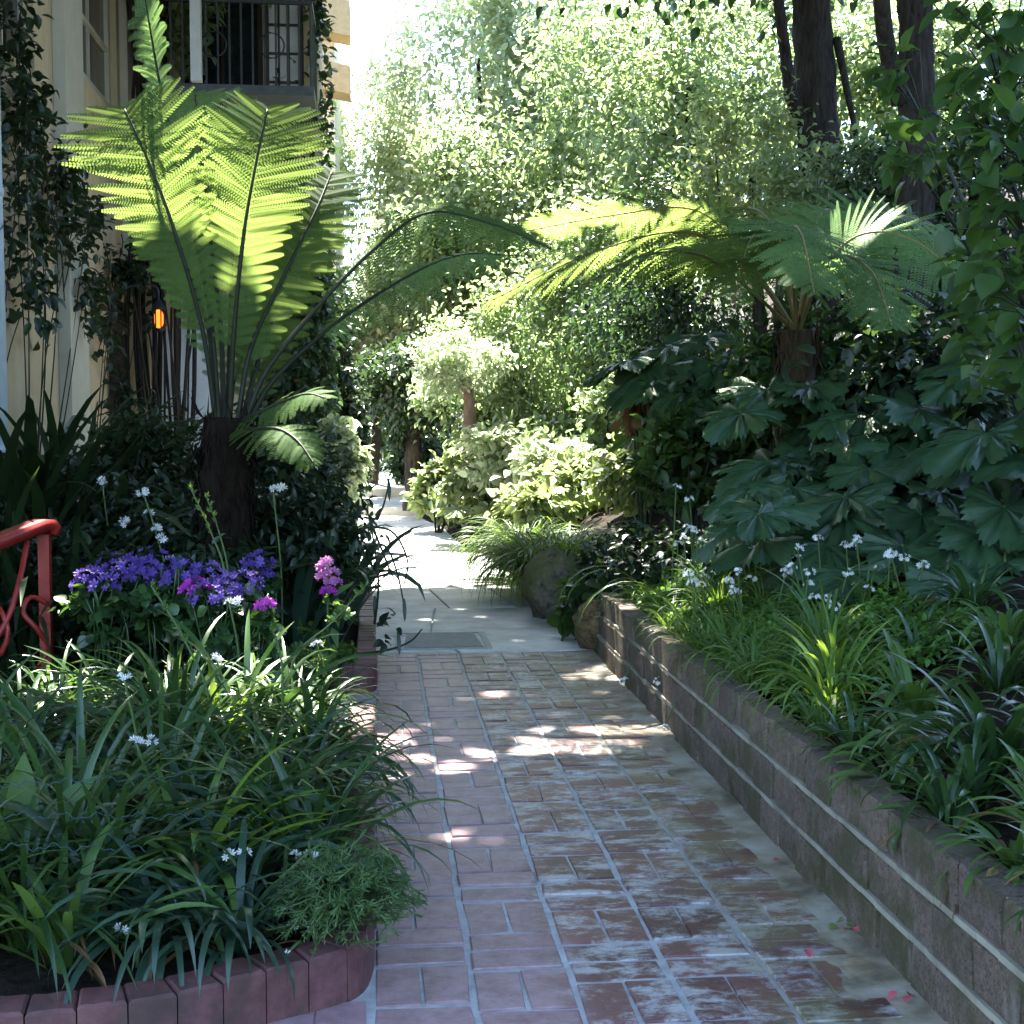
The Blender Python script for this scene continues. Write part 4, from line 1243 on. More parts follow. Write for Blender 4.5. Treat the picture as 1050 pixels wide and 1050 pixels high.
# long blades over the wall
for k, (px, py, Y, az, lab) in enumerate(((858, 745, 4.4, -2.6, 'long green blade hanging down over the wall face in the middle'), (700, 660, 6.6, -2.9, 'long thin blade arching over the far wall towards the path'), (640, 640, 7.3, -2.7, 'thin blade hanging over the far end of the wall'))):
    X = 1.52
    b = MB(); n = 3; straps(b, np.array([X, Y, .38]), az + rng.normal(0, .3, n), rng.uniform(.55, .85, n), .018, R(60), R(140), 10)
    tag(b.build('hanging_grass', M['leaf_grass'], loc=(X, Y, .36)), lab, 'grass blades')

# white bell flowers on stems
GB = 'white bell flower stems above the grassy clumps'
wf = [(677, 579, 6.9), (707, 521, 7.4), (695, 567, 7.), (718, 565, 6.9), (704, 550, 7.2), (733, 594, 6.6), (758, 573, 6.8), (768, 580, 6.5), (748, 605, 6.4), (755, 617, 6.2), (770, 602, 6.3), (778, 568, 6.7), (710, 607, 6.5), (719, 609, 6.4), (706, 598, 6.7), (806, 597, 6.1), (818, 582, 6.1), (829, 609, 5.9), (814, 595, 6.2), (849, 628, 5.7), (827, 571, 6.2), (878, 566, 6.0), (881, 572, 6.1), (903, 592, 5.8), (927, 581, 5.7), (945, 600, 5.6), (877, 612, 5.8), (869, 608, 5.9), (640, 699, 6.9), (676, 699, 6.3), (681, 749, 5.9), (850, 623, 5.6), (1003, 624, 5.3), (898, 590, 5.9)]
wf += [(x + rng.uniform(-16, 16), y + rng.uniform(-14, 4), Y - .2) for (x, y, Y) in wf if 680 < x < 960 and y < 640]
for (px, py, Y) in wf:
    q = P(px, py - (8 if py < 660 else 0), Y)
    X = max(q[0] + rng.uniform(-.05, .1), 1.5)
    base = np.array([X, Y + .05, rz_(X, Y)])
    lab = 'white bell flower cluster on a thin stem behind the wall, right of the path'
    if py > 660: lab = 'white bell flower drooping over the wall face'
    elif px > 860: lab = 'white bell flower cluster in front of the big round dark leaves'
    elif px < 725: lab = 'white bell flower cluster by the bright green carpet'
    spike('bell_flower', lab, GB, base, [(base + q) / 2 + (0, 0, .08 if py > 660 else .02), q + (0, 0, .015)], [(q, .020, 9)], .021, r_=.003)

# big palmate leaves
def bigleaf(name, label, leaves, base, tm, mat='leaf_big', group=None, stalk='stalk_green'):
    base = np.asarray(base, float)
    t = thing(name, label, 'plant', base, group)
    for (px, py, Y, w, az, tilt) in leaves:
        q = P(px, py, Y)
        W = w / 1400 * Y
        tm_ = LOBED[tm] if not isinstance(tm, list) else LOBED[tm[int(rng.integers(len(tm)))]]
        d = np.array([math.cos(az) * math.cos(tilt), math.sin(az) * math.cos(tilt), -math.sin(tilt)])
        nz = np.array([math.cos(az) * math.sin(tilt), math.sin(az) * math.sin(tilt), math.cos(tilt)])
        mb, sb = MB(), MB()
        mb.inst(tm_[0], tm_[1], q[None], d[None], nz[None], W, W * rng.uniform(.9, 1.1))
        sb.tube(spline([base, (base * .5 + q * .5) + (0, .05, .06), q], 10), np.linspace(.012, .007, 10), 6)
        lf = mb.build('leaf', M[mat], t); sb.build('stalk', M[stalk], lf)
    return t
GL = 'large dark lobed leaf plants on the right bank'
def gb(px, Y): X = P(px, 435, Y)[0]; return (X, Y, rz_(X, Y))
A = -1.9
bigleaf('gunnera', 'large round scalloped dark leaves low at the right, over the strap clumps', [(990, 600, 5.4, 130, -1.5, .5), (870, 585, 5.9, 110, -2.6, .4), (925, 560, 5.9, 90, -1.7, .5)], gb(960, 6.0), 3, 'leaf_big', GL)
bigleaf('gunnera', 'deeply cut dark leaves in the middle of the right bank', [(868, 510, 6.4, 130, -2.7, .35), (905, 535, 6.2, 90, -1.7, .6), (945, 528, 6.1, 110, -1.2, .5), (890, 480, 6.7, 90, -2.2, .3), (965, 505, 6.2, 100, -.9, .4)], gb(920, 6.6), [0, 1], 'leaf_big', GL)
bigleaf('gunnera', 'grey green cut leaves left of the dark hollow on the bank', [(770, 500, 7.0, 100, -2.7, .5), (790, 475, 7.2, 120, -2.2, .35), (815, 500, 6.9, 100, -1.7, .5), (765, 530, 6.9, 90, -2.5, .6), (830, 465, 7.3, 110, -1.5, .3), (745, 545, 6.9, 80, -2.4, .6)], gb(810, 7.4), [0, 1], 'leaf_big', GL)
bigleaf('gunnera', 'bluish glossy leaves at the right edge of the picture', [(1010, 445, 5.8, 150, -2.3, .3), (1055, 470, 5.6, 140, -1.6, .4), (970, 460, 6.2, 120, -2.5, .25), (1000, 480, 5.9, 110, -1.8, .5), (1030, 520, 5.6, 110, -1.6, .7)], gb(1035, 6.3), [0, 1, 2], 'leaf_big', GL)
bigleaf('gunnera', 'mid sized dark leaves below the fern trunk', [(855, 430, 7.2, 80, -2.4, .3), (890, 425, 7.2, 90, -1.6, .3), (925, 430, 7.1, 80, -1.3, .4), (875, 450, 7.0, 100, -2., .4), (915, 455, 6.9, 110, -1.5, .4), (860, 400, 7.6, 70, -2., .2), (900, 395, 7.6, 80, -1.6, .3)], gb(895, 7.7), [0, 1, 2], 'leaf_big', GL)
rl2 = np.random.default_rng(5)
for (cx_, cy_, Yb, lab) in ((800, 440, 7.9, 'rank of rumpled dark leaves left of the fern trunk foot'), (960, 400, 7.4, 'rank of rumpled dark leaves up the slope at the right'), (1030, 560, 6.0, 'dim dark leaves low against the right edge'), (850, 550, 6.7, 'dim cut leaves behind the white bell flowers')):
    bigleaf('gunnera', lab, [(cx_ + rl2.uniform(-75, 75), cy_ + rl2.uniform(-45, 45), Yb - rl2.uniform(.1, .7), rl2.uniform(80, 130), rl2.uniform(-2.9, -1.), rl2.uniform(.2, .6)) for _ in range(8)], gb(cx_ + 20, Yb), [0, 1, 2], 'leaf_big', GL)
bigleaf('gunnera', 'dark blue jagged leaves left of the right fern trunk', [(690, 355, 9.6, 100, -2.7, .25), (665, 380, 9.4, 110, -2.6, .7), (645, 370, 9.5, 90, -3., .3), (700, 395, 9.2, 110, -1.7, .8), (735, 375, 9.2, 80, -1.3, .6), (720, 345, 9.8, 80, -1.8, .2)], gb(705, 10.), [0, 1], 'leaf_big', GL)
bigleaf('gunnera', 'round sunlit green leaf above the pale rock', [(650, 447, 10.4, 55, -2.5, .5), (668, 462, 10.3, 35, -2., .4)], gb(660, 10.6), 3, 'leaf_lime', None)
bigleaf('broad_leaf_plant', 'dark sword-like leaves fanned out beside the pale rock', [], gb(690, 9.), 0, 'leaf_strap_blue') if False else None
# dark rosette of broad swords
X, Y, z = gb(672, 8.9)
for (px, Yr, n, L, lab) in ((672, 8.9, 34, .62, 'dark rosette of broad sword leaves beside the pale rock'), (715, 8.2, 26, .6, 'broad sword leaves standing between the cut leaves and the rosette'), (640, 9.4, 24, .5, 'dark sword leaves overhanging the mossy boulder')):
    X, Y, z = gb(px, Yr)
    strap_clump('sword_leaf_plant', lab, (X, Y, z), n, L, .075, 'leaf_strap_blue' if n != 24 else 'leaf_dark', 'sword-leaved rosettes on the bank', .1, (20, 80), (20, 90))
q = P(665, 420, 9.8)
bush('dry_leaf_clump', 'clump of curled dry brown leaves under the dark blue jagged leaves', (q[0], 9.8, q[2]), (.25, .2, .16), 90, .13, .08, 'leaf_dry', OVATE, ncl=10, base=(q[0], 9.9, rz_(q[0], 9.9)), nst=4, cat='dry leaves')
q = P(726, 500, 8.3)

# hedge-like dark shrubs filling the bank
GD = 'dark shrubs filling the right bank'
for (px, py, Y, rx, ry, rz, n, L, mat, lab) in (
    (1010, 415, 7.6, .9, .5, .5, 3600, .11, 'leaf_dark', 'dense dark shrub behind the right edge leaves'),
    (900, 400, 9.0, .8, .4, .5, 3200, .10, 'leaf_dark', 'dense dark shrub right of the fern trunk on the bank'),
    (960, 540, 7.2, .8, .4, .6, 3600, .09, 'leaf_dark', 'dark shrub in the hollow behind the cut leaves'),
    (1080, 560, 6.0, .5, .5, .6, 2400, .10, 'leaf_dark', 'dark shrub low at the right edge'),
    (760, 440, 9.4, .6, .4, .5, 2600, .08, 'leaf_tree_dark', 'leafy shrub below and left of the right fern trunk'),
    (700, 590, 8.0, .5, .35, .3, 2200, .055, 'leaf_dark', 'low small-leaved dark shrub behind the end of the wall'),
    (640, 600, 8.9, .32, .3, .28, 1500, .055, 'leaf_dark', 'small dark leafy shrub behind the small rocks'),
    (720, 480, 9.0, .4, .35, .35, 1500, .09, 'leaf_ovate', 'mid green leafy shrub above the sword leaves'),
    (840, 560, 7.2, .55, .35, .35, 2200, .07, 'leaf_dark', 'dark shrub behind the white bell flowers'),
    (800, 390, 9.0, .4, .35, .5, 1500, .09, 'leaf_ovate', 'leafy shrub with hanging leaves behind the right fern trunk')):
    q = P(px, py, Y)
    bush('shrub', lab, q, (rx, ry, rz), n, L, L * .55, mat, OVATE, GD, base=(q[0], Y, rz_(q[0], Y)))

# broad-leaved shrub hanging in from the upper right
def ovate_shrub(label, spots, base, n, L, mat='leaf_ovate', group=None):
    base = np.asarray(base, float)
    t = thing('broadleaf_shrub', label, 'shrub', base, group)
    mb, sb = MB(), MB()
    for (px, py, Y, r_) in spots:
        q = P(px, py, Y)
        k = int(n * r_ / .3)
        off = rvec(k) * (rng.random(k) ** .5)[:, None] * r_
        pos = q + off
        dy = nrm(off / r_ * .5 + rvec(k) * .6 + np.array([-.4, -.3, -.25]))
        nz = nrm(np.array([-.15, -.05, .9]) + rvec(k) * .5)
        s = rng.uniform(.6, 1.2, k)
        mb.inst(OVATE[0], OVATE[1], pos, dy, nz, s * L, s * L * .72)
        mid = (base + q) / 2 + np.array([.1, .1, .25])
        C = spline([base, mid, q], 14); sb.tube(C, np.linspace(.02, .006, 14), 6)
        for m_ in range(0, k, 3):
            sb.tube([C[-3], (C[-3] + pos[m_]) / 2 + (0, 0, .02), pos[m_]], .003, 4)
    mb.build('foliage', M[mat], t); sb.build('branches', M['stalk_dark'], t)
    return t
X0 = P(1120, 435, 4.8)[0]
ovate_shrub('broad-leaved shrub hanging into the upper right corner', [(1010, 40, 4.9, .30), (1050, 130, 4.7, .32), (1010, 120, 5.0, .22), (1040, 215, 4.8, .28), (1050, 20, 4.6, .3), (1045, 300, 4.7, .28), (1030, 280, 5.1, .18), (940, 150, 5.3, .12), (1060, 200, 4.5, .3)], (X0, 4.9, rz_(X0, 4.9)), 52, .115)
ovate_shrub('leafy branch with broad leaves crossing the right fern fronds', [(935, 160, 5.6, .12), (920, 70, 6.5, .16), (1015, 330, 5.6, .18), (1030, 370, 5.4, .2)], (P(1080, 435, 5.9)[0], 5.9, rz_(2.6, 5.9)), 46, .12)
ovate_shrub('broad pale leaves low beside the right edge above the dark hollow', [(1035, 410, 5.0, .16), (1060, 360, 4.8, .2)], (P(1100, 435, 5.1)[0], 5.1, rz_(2.4, 5.1)), 30, .11)

# ------------------------------------------------------------------ rocks and the grass mound by the bend
def rock(name, label, c, rad, mat, seed=0):
    r_ = np.random.default_rng(seed)
    nu, nv = 26, 16
    th, ph = np.linspace(0, 2 * math.pi, nu, endpoint=False), np.linspace(.02, math.pi - .02, nv)
    TH, PH = np.meshgrid(th, ph)
    d = np.stack([np.sin(PH) * np.cos(TH), np.sin(PH) * np.sin(TH), np.cos(PH)], -1)
    rr = np.ones_like(TH)
    for k in range(9):
        a = nrm(r_.normal(0, 1, 3)); rr -= .16 * np.clip(d @ a - .55, 0, 1) * 1.3
    for k in range(14):
        a = nrm(r_.normal(0, 1, 3)); rr += .022 * np.sin((d @ a) * (7 + k) + k)
    Vv = np.asarray(c) + d * rr[..., None] * np.asarray(rad)
    i = np.arange(nv - 1)[:, None] * nu; j = np.arange(nu)[None]
    f = np.stack([i + j, i + nu + j, i + nu + (j + 1) % nu, i + (j + 1) % nu], -1).reshape(-1, 4)
    b = MB(); b.add(Vv.reshape(-1, 3), [f, [list(range(nu))], [list(range((nv - 1) * nu, nv * nu))[::-1]]])
    return tag(b.build(name, M[mat], loc=(c[0], c[1], c[2] - rad[2])), label, 'rock')
rock('boulder', 'large mossy boulder beside the flagstones and the grass mound', (1.27, 9.75, .20), (.25, .28, .32), 'rock_mossy', 3)
rock('boulder', 'small brown rock against the end of the brick wall', (1.33, 8.36, .13), (.13, .16, .19), 'rock_brown', 5)
rock('boulder', 'small dark rock between the mossy boulder and the brown rock', (1.36, 9.0, .10), (.13, .16, .16), 'rock_mossy', 8)
for (px, py, Y, r3, lab, sd) in ((615, 552, 12.0, (.24, .2, .10), 'flat pale sunlit rock among the dark sword leaves', 9), (640, 470, 13.2, (.26, .2, .1), 'white sunlit flat stone up the bank', 12), (590, 560, 11.6, (.2, .16, .08), 'pinkish sunlit rock behind the grass mound', 15)):
    q = P(px, py, Y); rock('boulder', lab, q, r3, 'rock_pale', sd)
q = (1.36, 8.7, .02)
bush('leafy_plant', 'dark glossy leaves between the small rocks and the wall end', (1.30, 8.75, .25), (.16, .2, .2), 90, .13, .09, 'leaf_ovate', OVATE, ncl=8, base=(1.36, 8.8, .0), nst=4)
GM = 'weeping grass mounds at the right edge of the flagstones'
for (X, Y, s, lab) in ((1.30, 10.7, 1., 'weeping grass mound beside the mossy boulder'), (1.55, 11.3, 1., 'weeping grass mound behind the nearest one'), (1.30, 12.2, .9, 'sunlit grass mound at the bend of the flagstone path')):
    strap_clump('grass_mound', lab, (X, Y, .15), 620, .85 * s, .012, 'leaf_grass', GM, .2, (45, 88), (110, 175), p=1.3)
ck = strap_clump('grass_tuft', 'small bright grass tuft on top of the mossy boulder', (1.4, 10.1, .45), 90, .22, .012, 'leaf_lime', None, .12, (20, 88), (60, 150))

# ------------------------------------------------------------------ sunlit bank beyond the bend
GS = 'sunlit leafy plants on the bank beyond the bend'
sun_spots = [(450, 505, 17.5, .35, .3, 'leaf_yellow', 'yellow green plant at the far right edge of the sunlit flagstones'), (480, 490, 17.0, .45, .4, 'leaf_yellow', 'yellow green bush just above the sunlit flagstones'), (520, 470, 16., .5, .4, 'leaf_tree_glare', 'pale sparkling bush left of the bank centre'), (560, 490, 14.5, .5, .35, 'leaf_tree_glare', 'pale sunlit bush behind the weeping grass mounds'), (610, 495, 14., .5, .35, 'leaf_yellow', 'yellow green sunlit bush above the pale rocks'), (545, 520, 13.4, .35, .2, 'leaf_yellow', 'low sunlit plant with big pale leaves at the path edge'), (590, 450, 16., .6, .4, 'leaf_tree', 'mid green bush in the middle of the bank'), (650, 490, 12.8, .4, .3, 'leaf_yellow', 'yellow green bush below the dry brown leaves'), (500, 440, 18.5, .6, .4, 'leaf_tree', 'green bush below the leaning pale trunk'), (640, 430, 15., .6, .4, 'leaf_tree', 'green bush left of the jagged dark leaves'), (430, 470, 22., .4, .35, 'leaf_tree_dark', 'dark bush beside the far steps'), (700, 440, 12., .5, .4, 'leaf_tree', 'green bush above the sword leaf rosette'), (350, 470, 13.5, .22, .3, 'leaf_tree_glare', 'pale sparkling bush at the left edge of the sunlit path')]
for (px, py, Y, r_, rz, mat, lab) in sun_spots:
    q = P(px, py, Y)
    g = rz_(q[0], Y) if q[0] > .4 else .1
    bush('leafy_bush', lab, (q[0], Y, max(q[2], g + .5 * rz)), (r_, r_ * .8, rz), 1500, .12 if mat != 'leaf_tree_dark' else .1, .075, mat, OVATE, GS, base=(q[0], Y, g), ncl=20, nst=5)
bigleaf('broad_leaf_plant', 'large yellow green leaves lying at the sunlit path edge', [(470, 522, 16.5, 30, -2.2, .5), (500, 520, 16., 32, -2., .5), (515, 505, 15.8, 30, -1.5, .3), (538, 505, 15.2, 36, -1.2, .2), (485, 505, 16.6, 28, -2., .3), (540, 475, 15.5, 30, -1.8, .5), (455, 518, 17., 26, -2.4, .4)], gb(500, 16.8), 3, 'leaf_yellow', None)

# ------------------------------------------------------------------ background trees and tall shrubs
GT = 'trees and tall shrubs closing the view beyond the bend'
def T(px, py, Y, rx, ry, rz, n, L, mat, lab, bark='bark', r0=.10, ncl=44, shell=.3, name='tree', lean=None, spread=.3, base=None):
    q = P(px, py, Y)
    base = np.array([q[0] + rng.normal(0, .3), Y + .2, rz_(q[0], Y) - .1]) if base is None else base
    return tree(name, lab, base, q, (rx, ry, rz), int(n * (2.1 if Y > 18 else 1.5)), L * .74, L * .40, mat, bark, r0, OVATE, GT, ncl, spread, shell, lean)
T(490, 95, 25, 1.9, 1.5, 3.0, 5200, .19, 'leaf_tree_glare', 'sun-bright airy tree against the white sky beside the pale house')
T(575, 60, 25, 2.0, 1.6, 3.2, 5600, .19, 'leaf_tree_glare', 'sun-bright airy tree in the top centre')
T(400, 190, 26, 1.15, 1.2, 2.4, 4600, .18, 'leaf_tree_glare', 'pale slender tree right of the balcony and tan bays')
T(645, 110, 21, 1.7, 1.4, 2.6, 5200, .16, 'leaf_tree', 'green tree right of the top centre')
T(705, 120, 19, 1.3, 1.2, 2.0, 3600, .15, 'leaf_tree', 'green tree just left of the big dark trunk')
T(520, 245, 22, 1.7, 1.4, 1.8, 6000, .16, 'leaf_tree', 'green bushy tree in the centre above the fern fronds')
T(420, 300, 24, 1.2, 1.0, 2.0, 4400, .16, 'leaf_tree_glare', 'pale bushy tree over the far path')
T(600, 330, 17.5, 1.3, 1.0, 1.3, 6000, .12, 'leaf_tree', 'mid green shrub tree behind the yellow fern frond', ncl=50)
T(690, 310, 15.5, 1.0, .9, 1.2, 5200, .11, 'leaf_tree_dark', 'dark shrub tree behind the right fern', ncl=50)
T(530, 380, 18.5, 1.2, .9, 1.1, 4600, .12, 'leaf_tree', 'mid green shrub tree right of the leaning pale trunk', ncl=44)
T(770, 190, 14.5, .9, .8, 1.0, 3600, .11, 'leaf_yellow', 'yellow green shrub tree below the big dark trunk')
T(880, 200, 13., 1.0, .8, .9, 3600, .11, 'leaf_tree', 'light green shrub tree below the second dark trunk')
T(800, 60, 24, 2.6, 1.5, 2.4, 5200, .19, 'leaf_tree', 'light leafy tree behind the big dark trunk')
T(950, 70, 19, 2.0, 1.4, 1.9, 5200, .17, 'leaf_tree', 'light leafy tree behind the second dark trunk')
T(1000, 220, 12, 1.1, .8, 1.1, 3800, .12, 'leaf_tree_dark', 'dark leafy tree behind the upper right shrub')
T(480, 345, 30, 2.2, 1.4, 2.2, 4600, .2, 'leaf_tree_dark', 'dark tree mass at the end of the far path')
T(375, 380, 36, 1.6, 1.4, 2.6, 3600, .22, 'leaf_tree_glare', 'bright pale tree closing the far end of the path')
T(610, 260, 30, 3.2, 2., 2.0, 4500, .22, 'leaf_tree_glare', 'broad green tree far up the bank')
# sunlit near-white small tree with leaning pale trunk
q = P(468, 378, 16.5)
T(470, 372, 16.5, .62, .5, .42, 2200, .10, 'leaf_tree_glare', 'small white-bright tree with a leaning pale pinkish trunk', 'bark_pale', .09, 30, .3, base=np.array(P(482, 462, 16.6)), lean=(.05, 0, .1))
# dark trunk in the hollow
q0 = np.array([P(424, 500, 20)[0], 20, .15])
T(418, 400, 20.2, .8, .7, .7, 2600, .13, 'leaf_tree_dark', 'dark tree with a black trunk beside the far steps', 'bark', .16, base=q0)
# dark ivy clad column left of the far path
q = P(355, 410, 16.5)
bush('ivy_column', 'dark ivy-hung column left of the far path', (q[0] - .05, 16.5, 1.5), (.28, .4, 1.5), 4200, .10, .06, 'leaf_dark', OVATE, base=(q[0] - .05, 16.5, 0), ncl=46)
# potted plant by the far steps
q = np.array([-.62, 20.6, .0])
t = thing('potted_plant', 'terracotta pot with a green plant at the foot of the far steps', 'potted plant', q)
b = MB(); b.tube([q + (0, 0, z) for z in (0, .05, .24, .25, .3)], [.1, .11, .155, .175, .175], 14); b.build('pot', M['terracotta'], t)
b = MB(); cloud(b, q + (0, 0, .48), (.22, .22, .24), 300, .1, .05, OVATE, 0, 10); b.build('foliage', M['leaf_tree_dark'], t)

for (X, Y, rx, rz, lab) in ((-1.0, 30, .65, 1.2, 'dark shrub closing the left side of the far path'), (.0, 33, 1.2, 1.5, 'dark shrub across the very end of the far path'), (1.2, 33, .8, .9, 'dark shrub at the right of the far path'), (.85, 26, .5, .5, 'low dark shrub beside the upper far steps'), (-.95, 27, .45, .9, 'dark shrub left of the far steps')):
    bush('shrub', lab, (X, Y, .27 + rz), (rx, .7, rz), 2600, .16, .09, 'leaf_tree_dark', OVATE, 'dark shrubs round the far end of the path', base=(X, Y, .2))
q = np.array([P(376, 470, 27)[0], 27, .27])
t = thing('garden_urn', 'pale stone urn at the far end of the path', 'urn', q)
b = MB(); b.tube([q + (0, 0, z) for z in (0, .05, .1, .2, .4, .52, .56, .6)], [.16, .16, .07, .09, .19, .2, .23, .22], 16); b.build('body', M['rock_pale'], t)

# big trunks on the bank
def bigtree(label, trunkpts, r0, r1, limbs, crown, rad, n, L, mat, keep=None, extra=None, ncl=60, forks=()):
    base = np.array(trunkpts[0])
    t = thing('large_tree', label, 'tree', base, 'large dark trunks on the bank')
    tb = MB(); trunk(tb, trunkpts, r0, r1, 18, 40, .05)
    for l in limbs: tb.tube(spline(l[0], 18), np.linspace(l[1], l[2], 18), 8)
    tb.build('trunk', M['bark'], t)
    mb = MB(); cloud(mb, crown, rad, n, L, L * .6, OVATE, 0, ncl, .3, .2, .9, .2, keep); mb.build('crown', M[mat], t)
    return t
q = P(840, 140, 14.5)
bx_, bz_ = q[0], rz_(q[0], 14.5)
bigtree('large dark furrowed trunk with a fork, right of the top centre', [(bx_ - .05, 14.5, bz_ - .2), P(842, 200, 14.5), P(838, 120, 14.5), P(832, 0, 14.6), P(828, -260, 14.8)], .25, .19,
        [([P(828, 130, 14.45), P(812, 100, 14.4), P(806, 60, 14.3), P(790, -60, 14.2)], .09, .05), ([P(858, 40, 14.5), P(866, 80, 14.3), P(878, 140, 14.0)], .05, .03), ([P(828, -200, 14.8), P(700, -150, 14.5), P(560, -60, 15)], .12, .04)],
        P(740, -140, 15.5), (3.4, 2.2, 1.4), 7000, .15, 'leaf_tree_dark')

# overhead tree: unseen crown added to shade the near garden, gaps cut for sun spots
lit = []   # (spot, radius) to be sunlit; the crown is cut open for these
for (px, py, Y, r_) in ((110, 120, 7.1, .34), (160, 140, 6.95, .28), (265, 130, 7.0, .38), (300, 170, 7.1, .3), (240, 200, 7.0, .22), (335, 205, 7.4, .3), (335, 410, 6.7, .16), (318, 460, 6.5, .12),
                        (560, 280, 7.1, .25), (620, 258, 7.3, .28), (690, 240, 7.5, .3), (560, 235, 9., .25), (640, 225, 8.9, .3), (720, 218, 8.6, .3), (505, 305, 6.9, .2),
                        (468, 782, 0, .17), (600, 757, 0, .13), (565, 740, 0, .06), (905, 905, 0, .08), (740, 800, 0, .05),
                        (785, 722, 4.9, .10), (862, 725, 4.55, .13), (700, 650, 6.6, .17), (660, 625, 7.4, .17), (1020, 840, 3.3, .07),
                        (210, 830, 3.75, .09), (235, 710, 5.1, .15), (355, 690, 6.4, .08), (150, 520, 6.9, .08), (870, 245, 7.6, .3), (940, 255, 7.4, .22), (800, 245, 7.5, .22), (950, 180, 5.2, .12), (1010, 120, 4.8, .10), (40, 540, 6.3, .10)):
    if Y == 0:
        d = fw + (px - 525) / F * rt - (py - 525) / F * up
        p = CAM + d * (-CAMH / d[2])
    else:
        p = P(px, py, Y)
    g = p - S * (p[2] / S[2])
    lit.append((g[0], g[1], r_))
LIT = np.array(lit)
def canopy_keep(pos):
    g = pos[:, :2] - S[:2] * (pos[:, 2] / S[2])[:, None]
    m = np.ones(len(pos), bool)
    for (x, y, r_) in LIT:
        m &= np.hypot(g[:, 0] - x, g[:, 1] - y) > r_ + .05
    edge = 11.45 + .12 * np.sin(g[:, 0] * 3) + .06 * np.sin(g[:, 0] * 11)
    m &= g[:, 1] < edge
    # keep the crown out of the picture's field
    d = pos - CAM
    zc = d @ fw
    yp = 525 - (d @ up) / np.maximum(zc, .01) * F
    m &= (zc < .5) | (yp < -25)
    return m
q = P(938, 110, 11.5)
bt = np.array([q[0], 11.5, rz_(q[0], 11.5) - .2])
ot = thing('large_tree', 'second dark straight trunk near the upper right corner', 'tree', bt, 'large dark trunks on the bank')
tb = MB()
C = trunk(tb, [bt, P(940, 150, 11.5), P(938, 0, 11.5), P(930, -180, 11.2), (3.6, 10.5, 8.2)], .17, .12, 14, 40, .05)
fork = C[-1]
tb.tube(spline([P(925, 105, 11.5), P(912, 60, 11.4), P(904, 0, 11.2), P(895, -200, 10.8)], 14), np.linspace(.09, .06, 14), 8)
hubs = [(1.5, 8.5, 8.6), (-1.5, 7, 9.), (-3.5, 9, 8.9), (1.5, 4.5, 8.6), (-2, 4, 9), (-.5, 11, 8.8), (4, 6, 8.4), (-3.6, 12, 8.8), (3, 2, 8.4)]
for h in hubs: tb.tube(spline([fork, (fork + h) / 2 + (0, 0, .4), h], 16), np.linspace(.11, .03, 16), 7)
tb.build('trunk', M['bark'], ot)
mb = MB()
n = 84000
# clumped leaf layer of the added crown
gxx, gyy = np.meshgrid(np.linspace(-4.8, 7.6, 34), np.linspace(.2, 16.2, 44))
ncl = gxx.size
cx, cy, cz = gxx.ravel() + rng.uniform(-.22, .22, ncl), gyy.ravel() + rng.uniform(-.22, .22, ncl), rng.uniform(7.7, 9.8, ncl)
k = rng.integers(0, ncl, n)
pos = np.stack([cx[k], cy[k], cz[k]], -1) + rng.normal(0, 1, (n, 3)) * (.3, .3, .25)
pos = pos[(pos[:, 2] > 7.45) & canopy_keep(pos)]
n = len(pos)
mb.inst(OVATE[0], OVATE[1], pos, rvec(n) + (0, 0, -.3), rvec(n) * .6 + (0, 0, 1), rng.uniform(.18, .34, n), rng.uniform(.12, .22, n))
mb.build('crown', M['leaf_tree_dark'], ot)

# ------------------------------------------------------------------ creepers on the house
def creeper(label, spots, mat, n, L, base):
    base = np.asarray(base, float)
    t = thing('creeper', label, 'creeper', base, 'creepers climbing the house wall')
    mb, sb = MB(), MB()
    prev = base
    for (px, py, ry, rz) in spots:
        Yw = HX * -1400 / (388 - px) * 1.0
        q = np.array([HX + .12, Yw, P(px, py, Yw)[2]])
        cloud(mb, q, (.14, ry, rz), n, L, L * .55, OVATE, 0, 14, .45, .2)
        sb.tube(spline([base, (base + q) / 2 + rng.normal(0, .2, 3) * (.1, 2, 1), q], 14), np.linspace(.008, .003, 14), 5)
        for m_ in range(4):
            e = q + rng.normal(0, .8, 3) * (.05, ry, rz); e[0] = max(e[0], HX + .03)
            sb.tube(spline([q, (q + e) / 2 + (.03, 0, .05), e], 7), .005, 4)
    mb.build('foliage', M[mat], t); sb.build('stems', M['stalk_dark'], t)
creeper('creeper with small dark leaves covering the left part of the house wall', [(25, 150, .5, .5), (50, 200, .6, .5), (70, 250, .6, .5), (35, 280, .5, .5), (90, 230, .4, .3), (20, 220, .5, .6), (85, 300, .4, .3), (30, 100, .4, .4), (20, 40, .3, .5), (60, 160, .4, .3)], 'leaf_dark', 150, .10, (HX + .1, 10, .1))
creeper('sparse creeper twigs over the bare cream wall below the fern', [(110, 310, .5, .4), (105, 340, .5, .3), (120, 270, .4, .3), (120, 400, .5, .3), (145, 300, .4, .3)], 'leaf_dark', 60, .10, (HX + .1, 12, .1))
t = thing('creeper', 'green creeper over the wing wall right of the fern fronds', 'creeper', (-.75, 14.8, 0), 'creepers climbing the house wall')
sb, mb = MB(), MB()
for k in range(9):
    x = rng.uniform(-1.4, -.65); y = 14.9
    sb.tube(spline([(x, y, .1), (x + rng.normal(0, .1), y, 1.6), (x + rng.normal(0, .1), y, 3.1), (x + rng.normal(0, .1), y, 4.4)], 14), .012, 5)
cloud(mb, (-.85, 14.75, 2.3), (.42, .16, 2.1), 2600, .11, .065, OVATE, 0, 40, .3, .2)
cloud(mb, (-.60, 15.3, 3.2), (.12, .7, 2.6), 1600, .11, .065, OVATE, 0, 30, .3, .2)
